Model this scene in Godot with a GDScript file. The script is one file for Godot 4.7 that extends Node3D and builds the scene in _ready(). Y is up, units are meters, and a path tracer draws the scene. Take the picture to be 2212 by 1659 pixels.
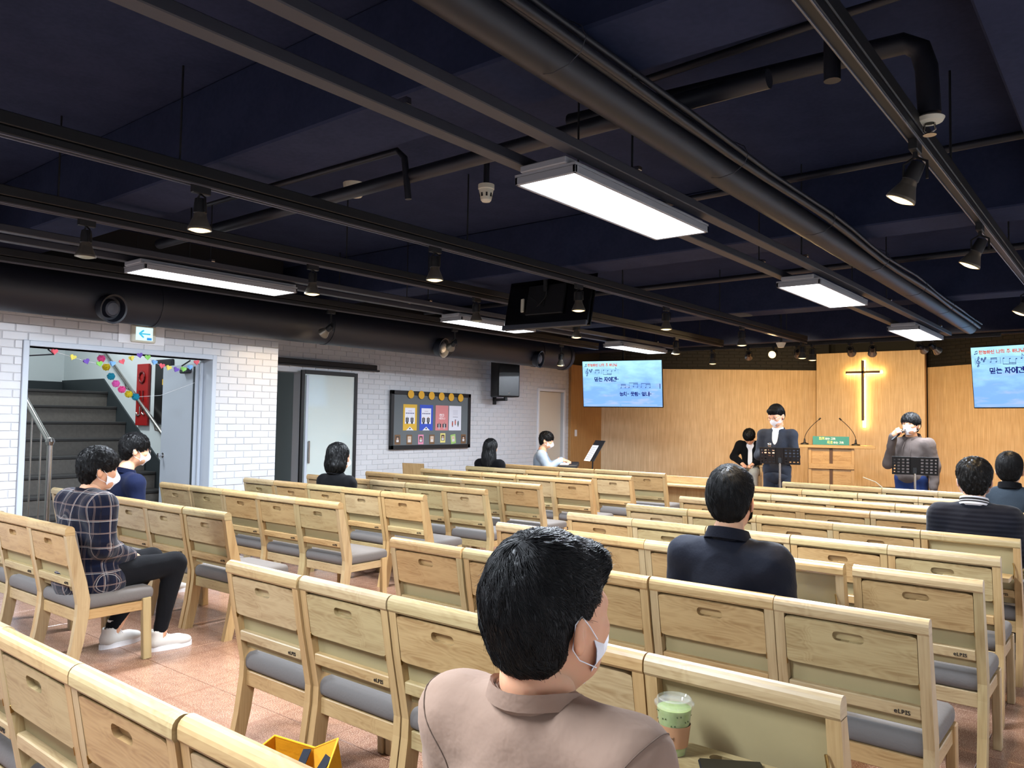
extends Node3D
# A meeting hall: rows of pale wood chairs, a dark open ceiling, white brick on the left, a wood-panelled stage in front.

class MB:
	var v := PackedVector3Array()
	var n := PackedVector3Array()
	var u := PackedVector2Array()
	var ix := PackedInt32Array()
	var t := Transform3D()
	func tri(a: Vector3, b: Vector3, c: Vector3, na: Vector3, nb: Vector3, nc: Vector3) -> void:
		var s := v.size()
		a = t * a; b = t * b; c = t * c
		na = (t.basis * na).normalized(); nb = (t.basis * nb).normalized(); nc = (t.basis * nc).normalized()
		if (b - a).cross(c - a).dot(na + nb + nc) > 0.0:
			var q := b; b = c; c = q
			q = nb; nb = nc; nc = q
		v.append(a); v.append(b); v.append(c); n.append(na); n.append(nb); n.append(nc)
		for k in 3: u.append(Vector2.ZERO)
		ix.append(s); ix.append(s + 1); ix.append(s + 2)
	func quad(a: Vector3, b: Vector3, c: Vector3, d: Vector3, nn: Vector3) -> void:
		tri(a, b, c, nn, nn, nn); tri(a, c, d, nn, nn, nn)
	func quads(a: Vector3, b: Vector3, c: Vector3, d: Vector3, na: Vector3, nb: Vector3, nc: Vector3, nd: Vector3) -> void:
		tri(a, b, c, na, nb, nc); tri(a, c, d, na, nc, nd)
	func card(w: float, h: float, z: float = 0.0) -> void:   # a printed face towards +z, with uv
		var s := v.size()
		for p in [Vector2(-1, 1), Vector2(1, 1), Vector2(1, -1), Vector2(-1, -1)]:
			v.append(t * Vector3(p.x * w / 2, p.y * h / 2, z)); n.append((t.basis * Vector3.BACK).normalized()); u.append(Vector2((p.x + 1) / 2, (1 - p.y) / 2))
		for k in [0, 1, 2, 0, 2, 3]: ix.append(s + k)
	func box(size: Vector3, at := Vector3.ZERO, b := 0.0) -> void:
		var h := size / 2
		b = minf(b, minf(h.x, minf(h.y, h.z)) * 0.9)
		var P := func(s: Vector3, k: int) -> Vector3:
			var p := Vector3(s.x * (h.x - b), s.y * (h.y - b), s.z * (h.z - b))
			p[k] = s[k] * h[k]
			return at + p
		for k in 3:
			var l := (k + 1) % 3
			var m := (k + 2) % 3
			for sg in [-1.0, 1.0]:
				var c: Array[Vector3] = []
				for q in [[-1, -1], [1, -1], [1, 1], [-1, 1]]:
					var s := Vector3.ZERO
					s[k] = sg; s[l] = q[0]; s[m] = q[1]
					c.append(P.call(s, k))
				var nn := Vector3.ZERO
				nn[k] = sg
				quad(c[0], c[1], c[2], c[3], nn)
			if b > 0.0:
				for sk in [-1.0, 1.0]:
					for sl in [-1.0, 1.0]:
						var a := Vector3.ZERO
						a[k] = sk; a[l] = sl; a[m] = -1
						var e := a
						e[m] = 1
						var nn := Vector3.ZERO
						nn[k] = sk; nn[l] = sl
						quad(P.call(a, k), P.call(e, k), P.call(e, l), P.call(a, l), nn.normalized())
		if b > 0.0:
			for sx in [-1.0, 1.0]:
				for sy in [-1.0, 1.0]:
					for sz in [-1.0, 1.0]:
						var s := Vector3(sx, sy, sz)
						var nn := s.normalized()
						tri(P.call(s, 0), P.call(s, 1), P.call(s, 2), nn, nn, nn)
	func pillow(size: Vector3, at: Vector3, r: float, g := 5) -> void:   # a softly rounded block
		var h := size / 2
		var core := Vector3(maxf(h.x - r, 0.0), maxf(h.y - r, 0.0), maxf(h.z - r, 0.0))
		var f := func(p: Vector3) -> Array:
			var q := Vector3(p.x * h.x, p.y * h.y, p.z * h.z)
			var c := Vector3(clampf(q.x, -core.x, core.x), clampf(q.y, -core.y, core.y), clampf(q.z, -core.z, core.z))
			var dd := q - c
			if dd.length() < 1e-6: return [at + q, Vector3.UP]
			dd = dd.normalized()
			return [at + c + dd * minf(r, minf(h.x, minf(h.y, h.z))), dd]
		var st: Array[float] = []
		for i in g + 1:
			st.append(-1.0 + 2.0 * i / g)
		# concentrate the steps in the rounded rim
		for k in 3:
			var l := (k + 1) % 3
			var m := (k + 2) % 3
			for sg in [-1.0, 1.0]:
				for i in g:
					for j in g:
						var c := []
						for q in [[i, j], [i + 1, j], [i + 1, j + 1], [i, j + 1]]:
							var s := Vector3.ZERO
							s[k] = sg
							s[l] = warp(st[q[0]]); s[m] = warp(st[q[1]])
							c.append(f.call(s))
						quads(c[0][0], c[1][0], c[2][0], c[3][0], c[0][1], c[1][1], c[2][1], c[3][1])
	func warp(a: float) -> float:
		return signf(a) * (1.0 - pow(1.0 - absf(a), 1.7))
	func tube(pts: Array, r, sides := 8, caps := true) -> void:
		var up := Vector3.UP
		var prev: Array[Vector3] = []
		var prevn: Array[Vector3] = []
		for i in pts.size():
			var a: Vector3 = pts[maxi(i - 1, 0)]
			var b: Vector3 = pts[mini(i + 1, pts.size() - 1)]
			var d := (b - a).normalized()
			if absf(d.dot(up)) > 0.97: up = Vector3.RIGHT if absf(d.x) < 0.9 else Vector3.BACK
			var e1 := d.cross(up).normalized()
			var e2 := d.cross(e1).normalized()
			up = -e2 if i > 0 and false else up
			var rr: float = r[i] if r is Array else r
			var ring: Array[Vector3] = []
			var rn: Array[Vector3] = []
			for k in sides:
				var w := TAU * k / sides
				var o := e1 * cos(w) + e2 * sin(w)
				ring.append(pts[i] + o * rr); rn.append(o)
			if i > 0:
				for k in sides:
					var l := (k + 1) % sides
					quads(prev[k], prev[l], ring[l], ring[k], prevn[k], prevn[l], rn[l], rn[k])
			if caps and (i == 0 or i == pts.size() - 1):
				var nn := -d if i == 0 else d
				for k in sides:
					tri(pts[i], ring[k], ring[(k + 1) % sides], nn, nn, nn)
			prev = ring; prevn = rn
	func lathe(prof: Array, seg := 20) -> void:   # (radius, y) from bottom to top
		for i in prof.size() - 1:
			var a: Vector2 = prof[i]
			var b: Vector2 = prof[i + 1]
			var sl := Vector2(b.y - a.y, a.x - b.x)
			if sl.length() < 1e-7: continue
			sl = sl.normalized()
			for k in seg:
				var w := TAU * k / seg
				var x := TAU * (k + 1) / seg
				var d1 := Vector3(cos(w), 0, sin(w))
				var d2 := Vector3(cos(x), 0, sin(x))
				var n1 := d1 * sl.x + Vector3.UP * sl.y
				var n2 := d2 * sl.x + Vector3.UP * sl.y
				quads(d1 * a.x + Vector3.UP * a.y, d2 * a.x + Vector3.UP * a.y, d2 * b.x + Vector3.UP * b.y, d1 * b.x + Vector3.UP * b.y, n1, n2, n2, n1)
	func ball(c: Vector3, r: Vector3, seg := 12, rings := 8) -> void:
		for i in rings:
			for k in seg:
				var q := []
				for e in [[i, k], [i + 1, k], [i + 1, k + 1], [i, k + 1]]:
					var a: float = PI * e[0] / rings
					var w: float = TAU * e[1] / seg
					q.append(Vector3(sin(a) * cos(w), cos(a), sin(a) * sin(w)))
				quads(c + q[0] * r, c + q[1] * r, c + q[2] * r, c + q[3] * r, q[0], q[1], q[2], q[3])
	func prism(poly: Array, d: float) -> void:   # polygon in x,y, extruded along z about 0
		var pv := PackedVector2Array(poly)
		var cl := Geometry2D.is_polygon_clockwise(pv)
		var ti := Geometry2D.triangulate_polygon(pv)
		for s in [-1.0, 1.0]:
			for k in range(0, ti.size(), 3):
				var nn := Vector3(0, 0, s)
				tri(V(pv[ti[k]], s * d / 2), V(pv[ti[k + 1]], s * d / 2), V(pv[ti[k + 2]], s * d / 2), nn, nn, nn)
		for k in pv.size():
			var a := pv[k]
			var b := pv[(k + 1) % pv.size()]
			var e := b - a
			var nn := Vector3(e.y, -e.x, 0).normalized()
			if cl: nn = -nn
			quad(V(a, -d / 2), V(b, -d / 2), V(b, d / 2), V(a, d / 2), nn)
	func V(p: Vector2, z: float) -> Vector3:
		return Vector3(p.x, p.y, z)
	func add(o: MB, tt: Transform3D) -> void:
		var s := v.size()
		for k in o.v.size():
			v.append(tt * o.v[k]); n.append((tt.basis * o.n[k]).normalized()); u.append(o.u[k])
		if tt.basis.determinant() < 0.0:
			for k in range(0, o.ix.size(), 3):
				ix.append(s + o.ix[k]); ix.append(s + o.ix[k + 2]); ix.append(s + o.ix[k + 1])
		else:
			for k in o.ix: ix.append(s + k)
	func mesh() -> ArrayMesh:
		var a := []
		a.resize(Mesh.ARRAY_MAX)
		a[Mesh.ARRAY_VERTEX] = v; a[Mesh.ARRAY_NORMAL] = n; a[Mesh.ARRAY_TEX_UV] = u; a[Mesh.ARRAY_INDEX] = ix
		var m := ArrayMesh.new()
		m.add_surface_from_arrays(Mesh.PRIMITIVE_TRIANGLES, a)
		return m

class Field:   # a distance field on a grid, meshed as surface nets
	var o: Vector3
	var c: float
	var nx: int
	var ny: int
	var nz: int
	var d: PackedFloat32Array
	func _init(lo: Vector3, hi: Vector3, cell: float) -> void:
		o = lo; c = cell
		nx = int(ceil((hi.x - lo.x) / cell)) + 1
		ny = int(ceil((hi.y - lo.y) / cell)) + 1
		nz = int(ceil((hi.z - lo.z) / cell)) + 1
		d.resize(nx * ny * nz)
		d.fill(1.0)
	func cap(a: Vector3, b: Vector3, ra: float, rb: float, k := 0.03, cut := false) -> void:
		var m := maxf(ra, rb) + k + 2.0 * c
		var i0 := maxi(0, int((minf(a.x, b.x) - m - o.x) / c)); var i1 := mini(nx - 1, int((maxf(a.x, b.x) + m - o.x) / c) + 1)
		var j0 := maxi(0, int((minf(a.y, b.y) - m - o.y) / c)); var j1 := mini(ny - 1, int((maxf(a.y, b.y) + m - o.y) / c) + 1)
		var k0 := maxi(0, int((minf(a.z, b.z) - m - o.z) / c)); var k1 := mini(nz - 1, int((maxf(a.z, b.z) + m - o.z) / c) + 1)
		var e := b - a
		var ee := maxf(e.length_squared(), 1e-9)
		for z in range(k0, k1 + 1):
			for y in range(j0, j1 + 1):
				var at := (z * ny + y) * nx
				var p := Vector3(o.x + i0 * c, o.y + y * c, o.z + z * c) - a
				for x in range(i0, i1 + 1):
					var s := clampf(p.dot(e) / ee, 0.0, 1.0)
					var q := (p - e * s).length() - ra - (rb - ra) * s
					var g := d[at + x]
					if cut:
						d[at + x] = maxf(g, -q)
					else:
						var h := k - absf(g - q)
						d[at + x] = minf(g, q) - (h * h / k * 0.25 if h > 0.0 else 0.0)
					p.x += c
	func ell(ct: Vector3, r: Vector3, k := 0.03, B := Basis(), cut := false) -> void:
		var m := maxf(r.x, maxf(r.y, r.z)) + k + 2.0 * c
		var i0 := maxi(0, int((ct.x - m - o.x) / c)); var i1 := mini(nx - 1, int((ct.x + m - o.x) / c) + 1)
		var j0 := maxi(0, int((ct.y - m - o.y) / c)); var j1 := mini(ny - 1, int((ct.y + m - o.y) / c) + 1)
		var k0 := maxi(0, int((ct.z - m - o.z) / c)); var k1 := mini(nz - 1, int((ct.z + m - o.z) / c) + 1)
		var ir := Vector3(1.0 / r.x, 1.0 / r.y, 1.0 / r.z)
		var Bi := B.transposed()
		var stp := Bi * Vector3(c, 0, 0)
		for z in range(k0, k1 + 1):
			for y in range(j0, j1 + 1):
				var at := (z * ny + y) * nx
				var p := Bi * (Vector3(o.x + i0 * c, o.y + y * c, o.z + z * c) - ct)
				for x in range(i0, i1 + 1):
					var s := p * ir
					var l := s.length()
					var q := l * (l - 1.0) / maxf((s * ir).length(), 1e-4) if l > 1e-4 else -minf(r.x, minf(r.y, r.z))
					var g := d[at + x]
					if cut:
						d[at + x] = maxf(g, -q)
					else:
						var h := k - absf(g - q)
						d[at + x] = minf(g, q) - (h * h / k * 0.25 if h > 0.0 else 0.0)
					p += stp
	func plane(nn: Vector3, w: float) -> void:   # keeps what lies below n.p = w
		for z in nz:
			for y in ny:
				var at := (z * ny + y) * nx
				var b := nn.y * (o.y + y * c) + nn.z * (o.z + z * c) - w
				for x in nx:
					d[at + x] = maxf(d[at + x], b + nn.x * (o.x + x * c))
	func rough(f: FastNoiseLite, amp: float, st := Vector3.ONE) -> void:
		for z in nz:
			for y in ny:
				var at := (z * ny + y) * nx
				for x in nx:
					var g := d[at + x]
					if g < 3.0 * c and g > -3.0 * c:
						d[at + x] = g + amp * f.get_noise_3d((o.x + x * c) * st.x, (o.y + y * c) * st.y, (o.z + z * c) * st.z)
	func emit(mb: MB, tt := Transform3D()) -> void:
		var id := PackedInt32Array()
		id.resize(nx * ny * nz)
		id.fill(-1)
		var sy := nx
		var sz := nx * ny
		var P := PackedVector3Array()
		var off := PackedInt32Array([0, 1, sy, sy + 1, sz, sz + 1, sz + sy, sz + sy + 1])
		var eg := PackedInt32Array([0, 1, 2, 3, 4, 5, 6, 7, 0, 2, 1, 3, 4, 6, 5, 7, 0, 4, 1, 5, 2, 6, 3, 7])
		for z in nz - 1:
			for y in ny - 1:
				var at := z * sz + y * sy
				for x in nx - 1:
					var b := at + x
					var neg := 0
					if d[b] < 0.0: neg += 1
					if d[b + 1] < 0.0: neg += 1
					if d[b + sy] < 0.0: neg += 1
					if d[b + sy + 1] < 0.0: neg += 1
					if d[b + sz] < 0.0: neg += 1
					if d[b + sz + 1] < 0.0: neg += 1
					if d[b + sz + sy] < 0.0: neg += 1
					if d[b + sz + sy + 1] < 0.0: neg += 1
					if neg == 0 or neg == 8: continue
					var s := Vector3.ZERO
					var w := 0
					for e in 12:
						var i := eg[e * 2]
						var j := eg[e * 2 + 1]
						var da := d[b + off[i]]
						var db := d[b + off[j]]
						if (da < 0.0) != (db < 0.0):
							var f := da / (da - db)
							s += Vector3((i & 1) + f * ((j & 1) - (i & 1)), ((i >> 1) & 1) + f * (((j >> 1) & 1) - ((i >> 1) & 1)), (i >> 2) + f * ((j >> 2) - (i >> 2)))
							w += 1
					id[b] = P.size()
					P.append(o + (Vector3(x, y, z) + s / w) * c)
		var N := PackedVector3Array()
		N.resize(P.size())
		var I := PackedInt32Array()
		for z in range(1, nz - 1):
			for y in range(1, ny - 1):
				var at := z * sz + y * sy
				for x in range(1, nx - 1):
					var b := at + x
					var g := d[b] < 0.0
					for ax in 3:
						var s1 := 1 if ax == 0 else (sy if ax == 1 else sz)
						if g == (d[b + s1] < 0.0): continue
						var s2 := sy if ax == 0 else (sz if ax == 1 else 1)
						var s3 := sz if ax == 0 else (1 if ax == 1 else sy)
						var q0 := id[b]; var q1 := id[b - s2]; var q2 := id[b - s2 - s3]; var q3 := id[b - s3]
						if q0 < 0 or q1 < 0 or q2 < 0 or q3 < 0: continue
						if not g:
							var sw := q1; q1 = q3; q3 = sw
						var nn := (P[q2] - P[q0]).cross(P[q1] - P[q3])
						N[q0] += nn; N[q1] += nn; N[q2] += nn; N[q3] += nn
						I.append(q0); I.append(q1); I.append(q2); I.append(q0); I.append(q2); I.append(q3)
		# one flip test decides which way the surface faces
		var out := 0.0
		for k in range(0, P.size(), 17):
			var e := P[k] - N[k].normalized() * c
			var f := P[k] + N[k].normalized() * c
			out += at_point(f) - at_point(e)
		var sgn := 1.0 if out > 0.0 else -1.0
		var base := mb.v.size()
		var flip := tt.basis.determinant() < 0.0
		for k in P.size():
			mb.v.append(tt * P[k]); mb.n.append((tt.basis * (N[k] * sgn)).normalized()); mb.u.append(Vector2.ZERO)
		for k in range(0, I.size(), 3):
			var a := P[I[k]]; var b2 := P[I[k + 1]]; var c2 := P[I[k + 2]]
			var ccw := (b2 - a).cross(c2 - a).dot(N[I[k]] * sgn) > 0.0
			if ccw != flip:
				mb.ix.append(base + I[k]); mb.ix.append(base + I[k + 2]); mb.ix.append(base + I[k + 1])
			else:
				mb.ix.append(base + I[k]); mb.ix.append(base + I[k + 1]); mb.ix.append(base + I[k + 2])
	func near(p: Vector3) -> float:
		var q := ((p - o) / c).clamp(Vector3.ZERO, Vector3(nx - 1.01, ny - 1.01, nz - 1.01))
		var x := int(q.x); var y := int(q.y); var z := int(q.z)
		var u := q.x - x; var v := q.y - y; var w := q.z - z
		var b := (z * ny + y) * nx + x
		var e := b + nx * ny
		return lerpf(lerpf(lerpf(d[b], d[b + 1], u), lerpf(d[b + nx], d[b + nx + 1], u), v), lerpf(lerpf(d[e], d[e + 1], u), lerpf(d[e + nx], d[e + nx + 1], u), v), w)
	func slope(p: Vector3) -> Vector3:
		var s := Vector3(near(p + Vector3(c, 0, 0)) - near(p - Vector3(c, 0, 0)), near(p + Vector3(0, c, 0)) - near(p - Vector3(0, c, 0)), near(p + Vector3(0, 0, c)) - near(p - Vector3(0, 0, c)))
		return s.normalized() if s.length() > 1e-6 else Vector3.UP
	func at_point(p: Vector3) -> float:
		var q := (p - o) / c
		var x := clampi(int(round(q.x)), 0, nx - 1)
		var y := clampi(int(round(q.y)), 0, ny - 1)
		var z := clampi(int(round(q.z)), 0, nz - 1)
		return d[(z * ny + y) * nx + x]

var M := {}
var taken := {}
var rng := RandomNumberGenerator.new()

func numbered(s: String) -> String:
	var k: int = taken.get(s, 0)
	taken[s] = k + 1
	return s if k == 0 else "%s_%03d" % [s, k]
func tag(o: Node, label: String, category: String, group := "") -> void:
	o.set_meta("label", label); o.set_meta("category", category)
	if group != "": o.set_meta("group", group)
func thing(called: String, label: String, category: String, at := Vector3.ZERO, turn := 0.0, group := "") -> Node3D:
	var o := Node3D.new()
	o.name = numbered(called)
	add_child(o)
	o.position = at; o.rotation.y = turn
	tag(o, label, category, group)
	return o
func part(p: Node3D, called: String, m: Mesh, mt: Material, at := Vector3.ZERO, rot := Vector3.ZERO) -> MeshInstance3D:
	var o := MeshInstance3D.new()
	o.name = called
	o.mesh = m
	o.material_override = mt
	p.add_child(o, true)
	o.position = at; o.rotation = rot
	return o
func struct(called: String, m: Mesh, mt: Material, at := Vector3.ZERO, rot := Vector3.ZERO) -> MeshInstance3D:
	var o := part(self, numbered(called), m, mt, at, rot)
	o.set_meta("kind", "structure")
	return o
func solo(called: String, label: String, category: String, m: Mesh, mt: Material, at := Vector3.ZERO, rot := Vector3.ZERO, group := "") -> MeshInstance3D:
	var o := part(self, numbered(called), m, mt, at, rot)
	tag(o, label, category, group)
	return o
func bx(size: Vector3, b := 0.0, at := Vector3.ZERO) -> ArrayMesh:
	var m := MB.new()
	m.box(size, at, b)
	return m.mesh()
func tb(pts: Array, r, sides := 8) -> ArrayMesh:
	var m := MB.new()
	m.tube(pts, r, sides)
	return m.mesh()
func lt(prof: Array, seg := 20) -> ArrayMesh:
	var m := MB.new()
	m.lathe(prof, seg)
	return m.mesh()
func ordinal(k: int) -> String:
	return ["first", "second", "third", "fourth", "fifth", "sixth", "seventh", "eighth", "ninth", "tenth", "eleventh"][k]

# ---------- materials
func mk(col: Color, rough := 0.6, metal := 0.0, spec := 0.5) -> StandardMaterial3D:
	var m := StandardMaterial3D.new()
	m.albedo_color = col; m.roughness = rough; m.metallic = metal; m.metallic_specular = spec
	return m
func glow(col: Color, e: float) -> StandardMaterial3D:
	var m := mk(col, 0.5)
	m.emission_enabled = true; m.emission = col; m.emission_energy_multiplier = e
	return m
func tri_tex(m: StandardMaterial3D, tx: Texture2D, sc: Vector3, world := true) -> StandardMaterial3D:
	m.albedo_texture = tx
	m.uv1_triplanar = true; m.uv1_world_triplanar = world; m.uv1_scale = sc
	m.uv1_triplanar_sharpness = 8.0
	return m
func noise_bytes(w: int, h: int, f: float, sd: int, oct := 3) -> PackedByteArray:
	var n := FastNoiseLite.new()
	n.seed = sd; n.frequency = f; n.fractal_octaves = oct; n.noise_type = FastNoiseLite.TYPE_SIMPLEX_SMOOTH
	return n.get_seamless_image(w, h).get_data()
func stretched(w: int, h: int, sx: int, f: float, sd: int) -> PackedByteArray:
	var n := FastNoiseLite.new()
	n.seed = sd; n.frequency = f; n.fractal_octaves = 3; n.noise_type = FastNoiseLite.TYPE_SIMPLEX_SMOOTH
	var im := n.get_seamless_image(w / sx, h)
	im.resize(w, h, Image.INTERPOLATE_CUBIC)
	return im.get_data()
func wood_tex(a: Color, b: Color, sd: int, vertical: bool, rings := 0.25, fine := 0.35) -> ImageTexture:
	var S := 512
	var coarse := stretched(S, S, 4, 0.008, sd)
	var mid := stretched(S, S, 8, 0.03, sd + 1)
	var thin := stretched(S, S, 32, 0.12, sd + 2)
	var out := PackedByteArray()
	out.resize(S * S * 3)
	for y in S:
		for x in S:
			var k := y * S + x
			var c := coarse[k] / 255.0
			var t := 0.35 * c + fine * (mid[k] / 255.0) + 0.3 * (thin[k] / 255.0) + rings * (0.5 + 0.5 * sin(c * 46.0 + thin[k] * 0.01))
			t = clampf((t - 0.25) * 1.25, 0.0, 1.0)
			t = t * t
			var q := (x * S + y) * 3 if vertical else k * 3
			out[q] = int(255.0 * lerpf(a.r, b.r, t)); out[q + 1] = int(255.0 * lerpf(a.g, b.g, t)); out[q + 2] = int(255.0 * lerpf(a.b, b.b, t))
	return ImageTexture.create_from_image(Image.create_from_data(S, S, false, Image.FORMAT_RGB8, out))
func panel_tex() -> ImageTexture:   # straight vertical veneer lines
	var S := 512
	var thin := stretched(S, S, 64, 0.16, 71)
	var mid := stretched(S, S, 16, 0.05, 72)
	var big := noise_bytes(S, S, 0.006, 73)
	var out := PackedByteArray()
	out.resize(S * S * 3)
	var a := Color(0.90, 0.80, 0.645)
	var b := Color(0.68, 0.54, 0.375)
	for y in S:
		var line := 0.16 if (y * 7919) % 23 == 0 else 0.0
		for x in S:
			var k := y * S + x
			var t := clampf(0.55 * thin[k] / 255.0 + 0.3 * mid[k] / 255.0 + 0.15 * big[k] / 255.0 + line - 0.12, 0.0, 1.0)
			var q := (x * S + y) * 3
			out[q] = int(255.0 * lerpf(a.r, b.r, t)); out[q + 1] = int(255.0 * lerpf(a.g, b.g, t)); out[q + 2] = int(255.0 * lerpf(a.b, b.b, t))
	return ImageTexture.create_from_image(Image.create_from_data(S, S, false, Image.FORMAT_RGB8, out))
func speck_tex(base: Color, lo: Color, hi: Color, sd: int, amount := 0.12) -> ImageTexture:
	var S := 512
	var big := noise_bytes(S, S, 0.012, sd)
	var sm := noise_bytes(S, S, 0.09, sd + 1, 2)
	var fl := noise_bytes(S, S, 0.22, sd + 2, 1)
	var out := PackedByteArray()
	out.resize(S * S * 3)
	for k in S * S:
		var t := 0.5 + 0.35 * (big[k] / 255.0 - 0.5) + 0.3 * (sm[k] / 255.0 - 0.5)
		var c := lo.lerp(base, clampf(t * 1.6, 0, 1))
		var f := fl[k] / 255.0
		if f > 1.0 - amount * 2.0: c = c.lerp(hi, clampf((f - 1.0 + amount * 2.0) * 5.0, 0, 0.75))
		out[k * 3] = int(c.r * 255.0); out[k * 3 + 1] = int(c.g * 255.0); out[k * 3 + 2] = int(c.b * 255.0)
	return ImageTexture.create_from_image(Image.create_from_data(S, S, false, Image.FORMAT_RGB8, out))
func plaid_tex() -> ImageTexture:
	var S := 256
	var im := Image.create(S, S, false, Image.FORMAT_RGB8)
	im.fill(Color(0.05, 0.07, 0.145))
	var tan_c := Color(0.50, 0.43, 0.40)
	var wh := Color(0.74, 0.72, 0.70)
	im.fill_rect(Rect2i(20, 0, 12, S), Color(0.035, 0.045, 0.10))
	im.fill_rect(Rect2i(150, 0, 40, S), Color(0.04, 0.055, 0.12))
	im.fill_rect(Rect2i(0, 60, S, 40), Color(0.04, 0.05, 0.11))
	for q in [[104, 7, tan_c], [116, 4, wh], [226, 4, tan_c], [234, 4, tan_c]]:
		im.fill_rect(Rect2i(q[0], 0, q[1], S), q[2])
		im.fill_rect(Rect2i(0, q[0], S, q[1]), q[2])
	return ImageTexture.create_from_image(im)
func rib_tex() -> ImageTexture:
	var im := Image.create(8, 64, false, Image.FORMAT_RGB8)
	for y in 64:
		var t := 0.5 + 0.5 * sin(y * TAU / 16.0)
		im.fill_rect(Rect2i(0, y, 8, 1), Color(0.05, 0.055, 0.09).lerp(Color(0.12, 0.125, 0.155), t))
	return ImageTexture.create_from_image(im)
func weave_normal(f: float, sd: int) -> ImageTexture:
	var n := FastNoiseLite.new()
	n.seed = sd; n.frequency = f; n.fractal_octaves = 2
	var im := n.get_seamless_image(256, 256)
	im.convert(Image.FORMAT_RGBA8)
	im.bump_map_to_normal_map(2.0)
	return ImageTexture.create_from_image(im)
func cloth(col: Color, rough := 0.9) -> StandardMaterial3D:
	var m := mk(col, rough, 0.0, 0.25)
	m.normal_enabled = true
	m.normal_texture = M.weave
	m.normal_scale = 0.35
	m.uv1_triplanar = true; m.uv1_scale = Vector3(5, 5, 5)
	m.rim_enabled = true; m.rim = 0.25
	return m

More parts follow.
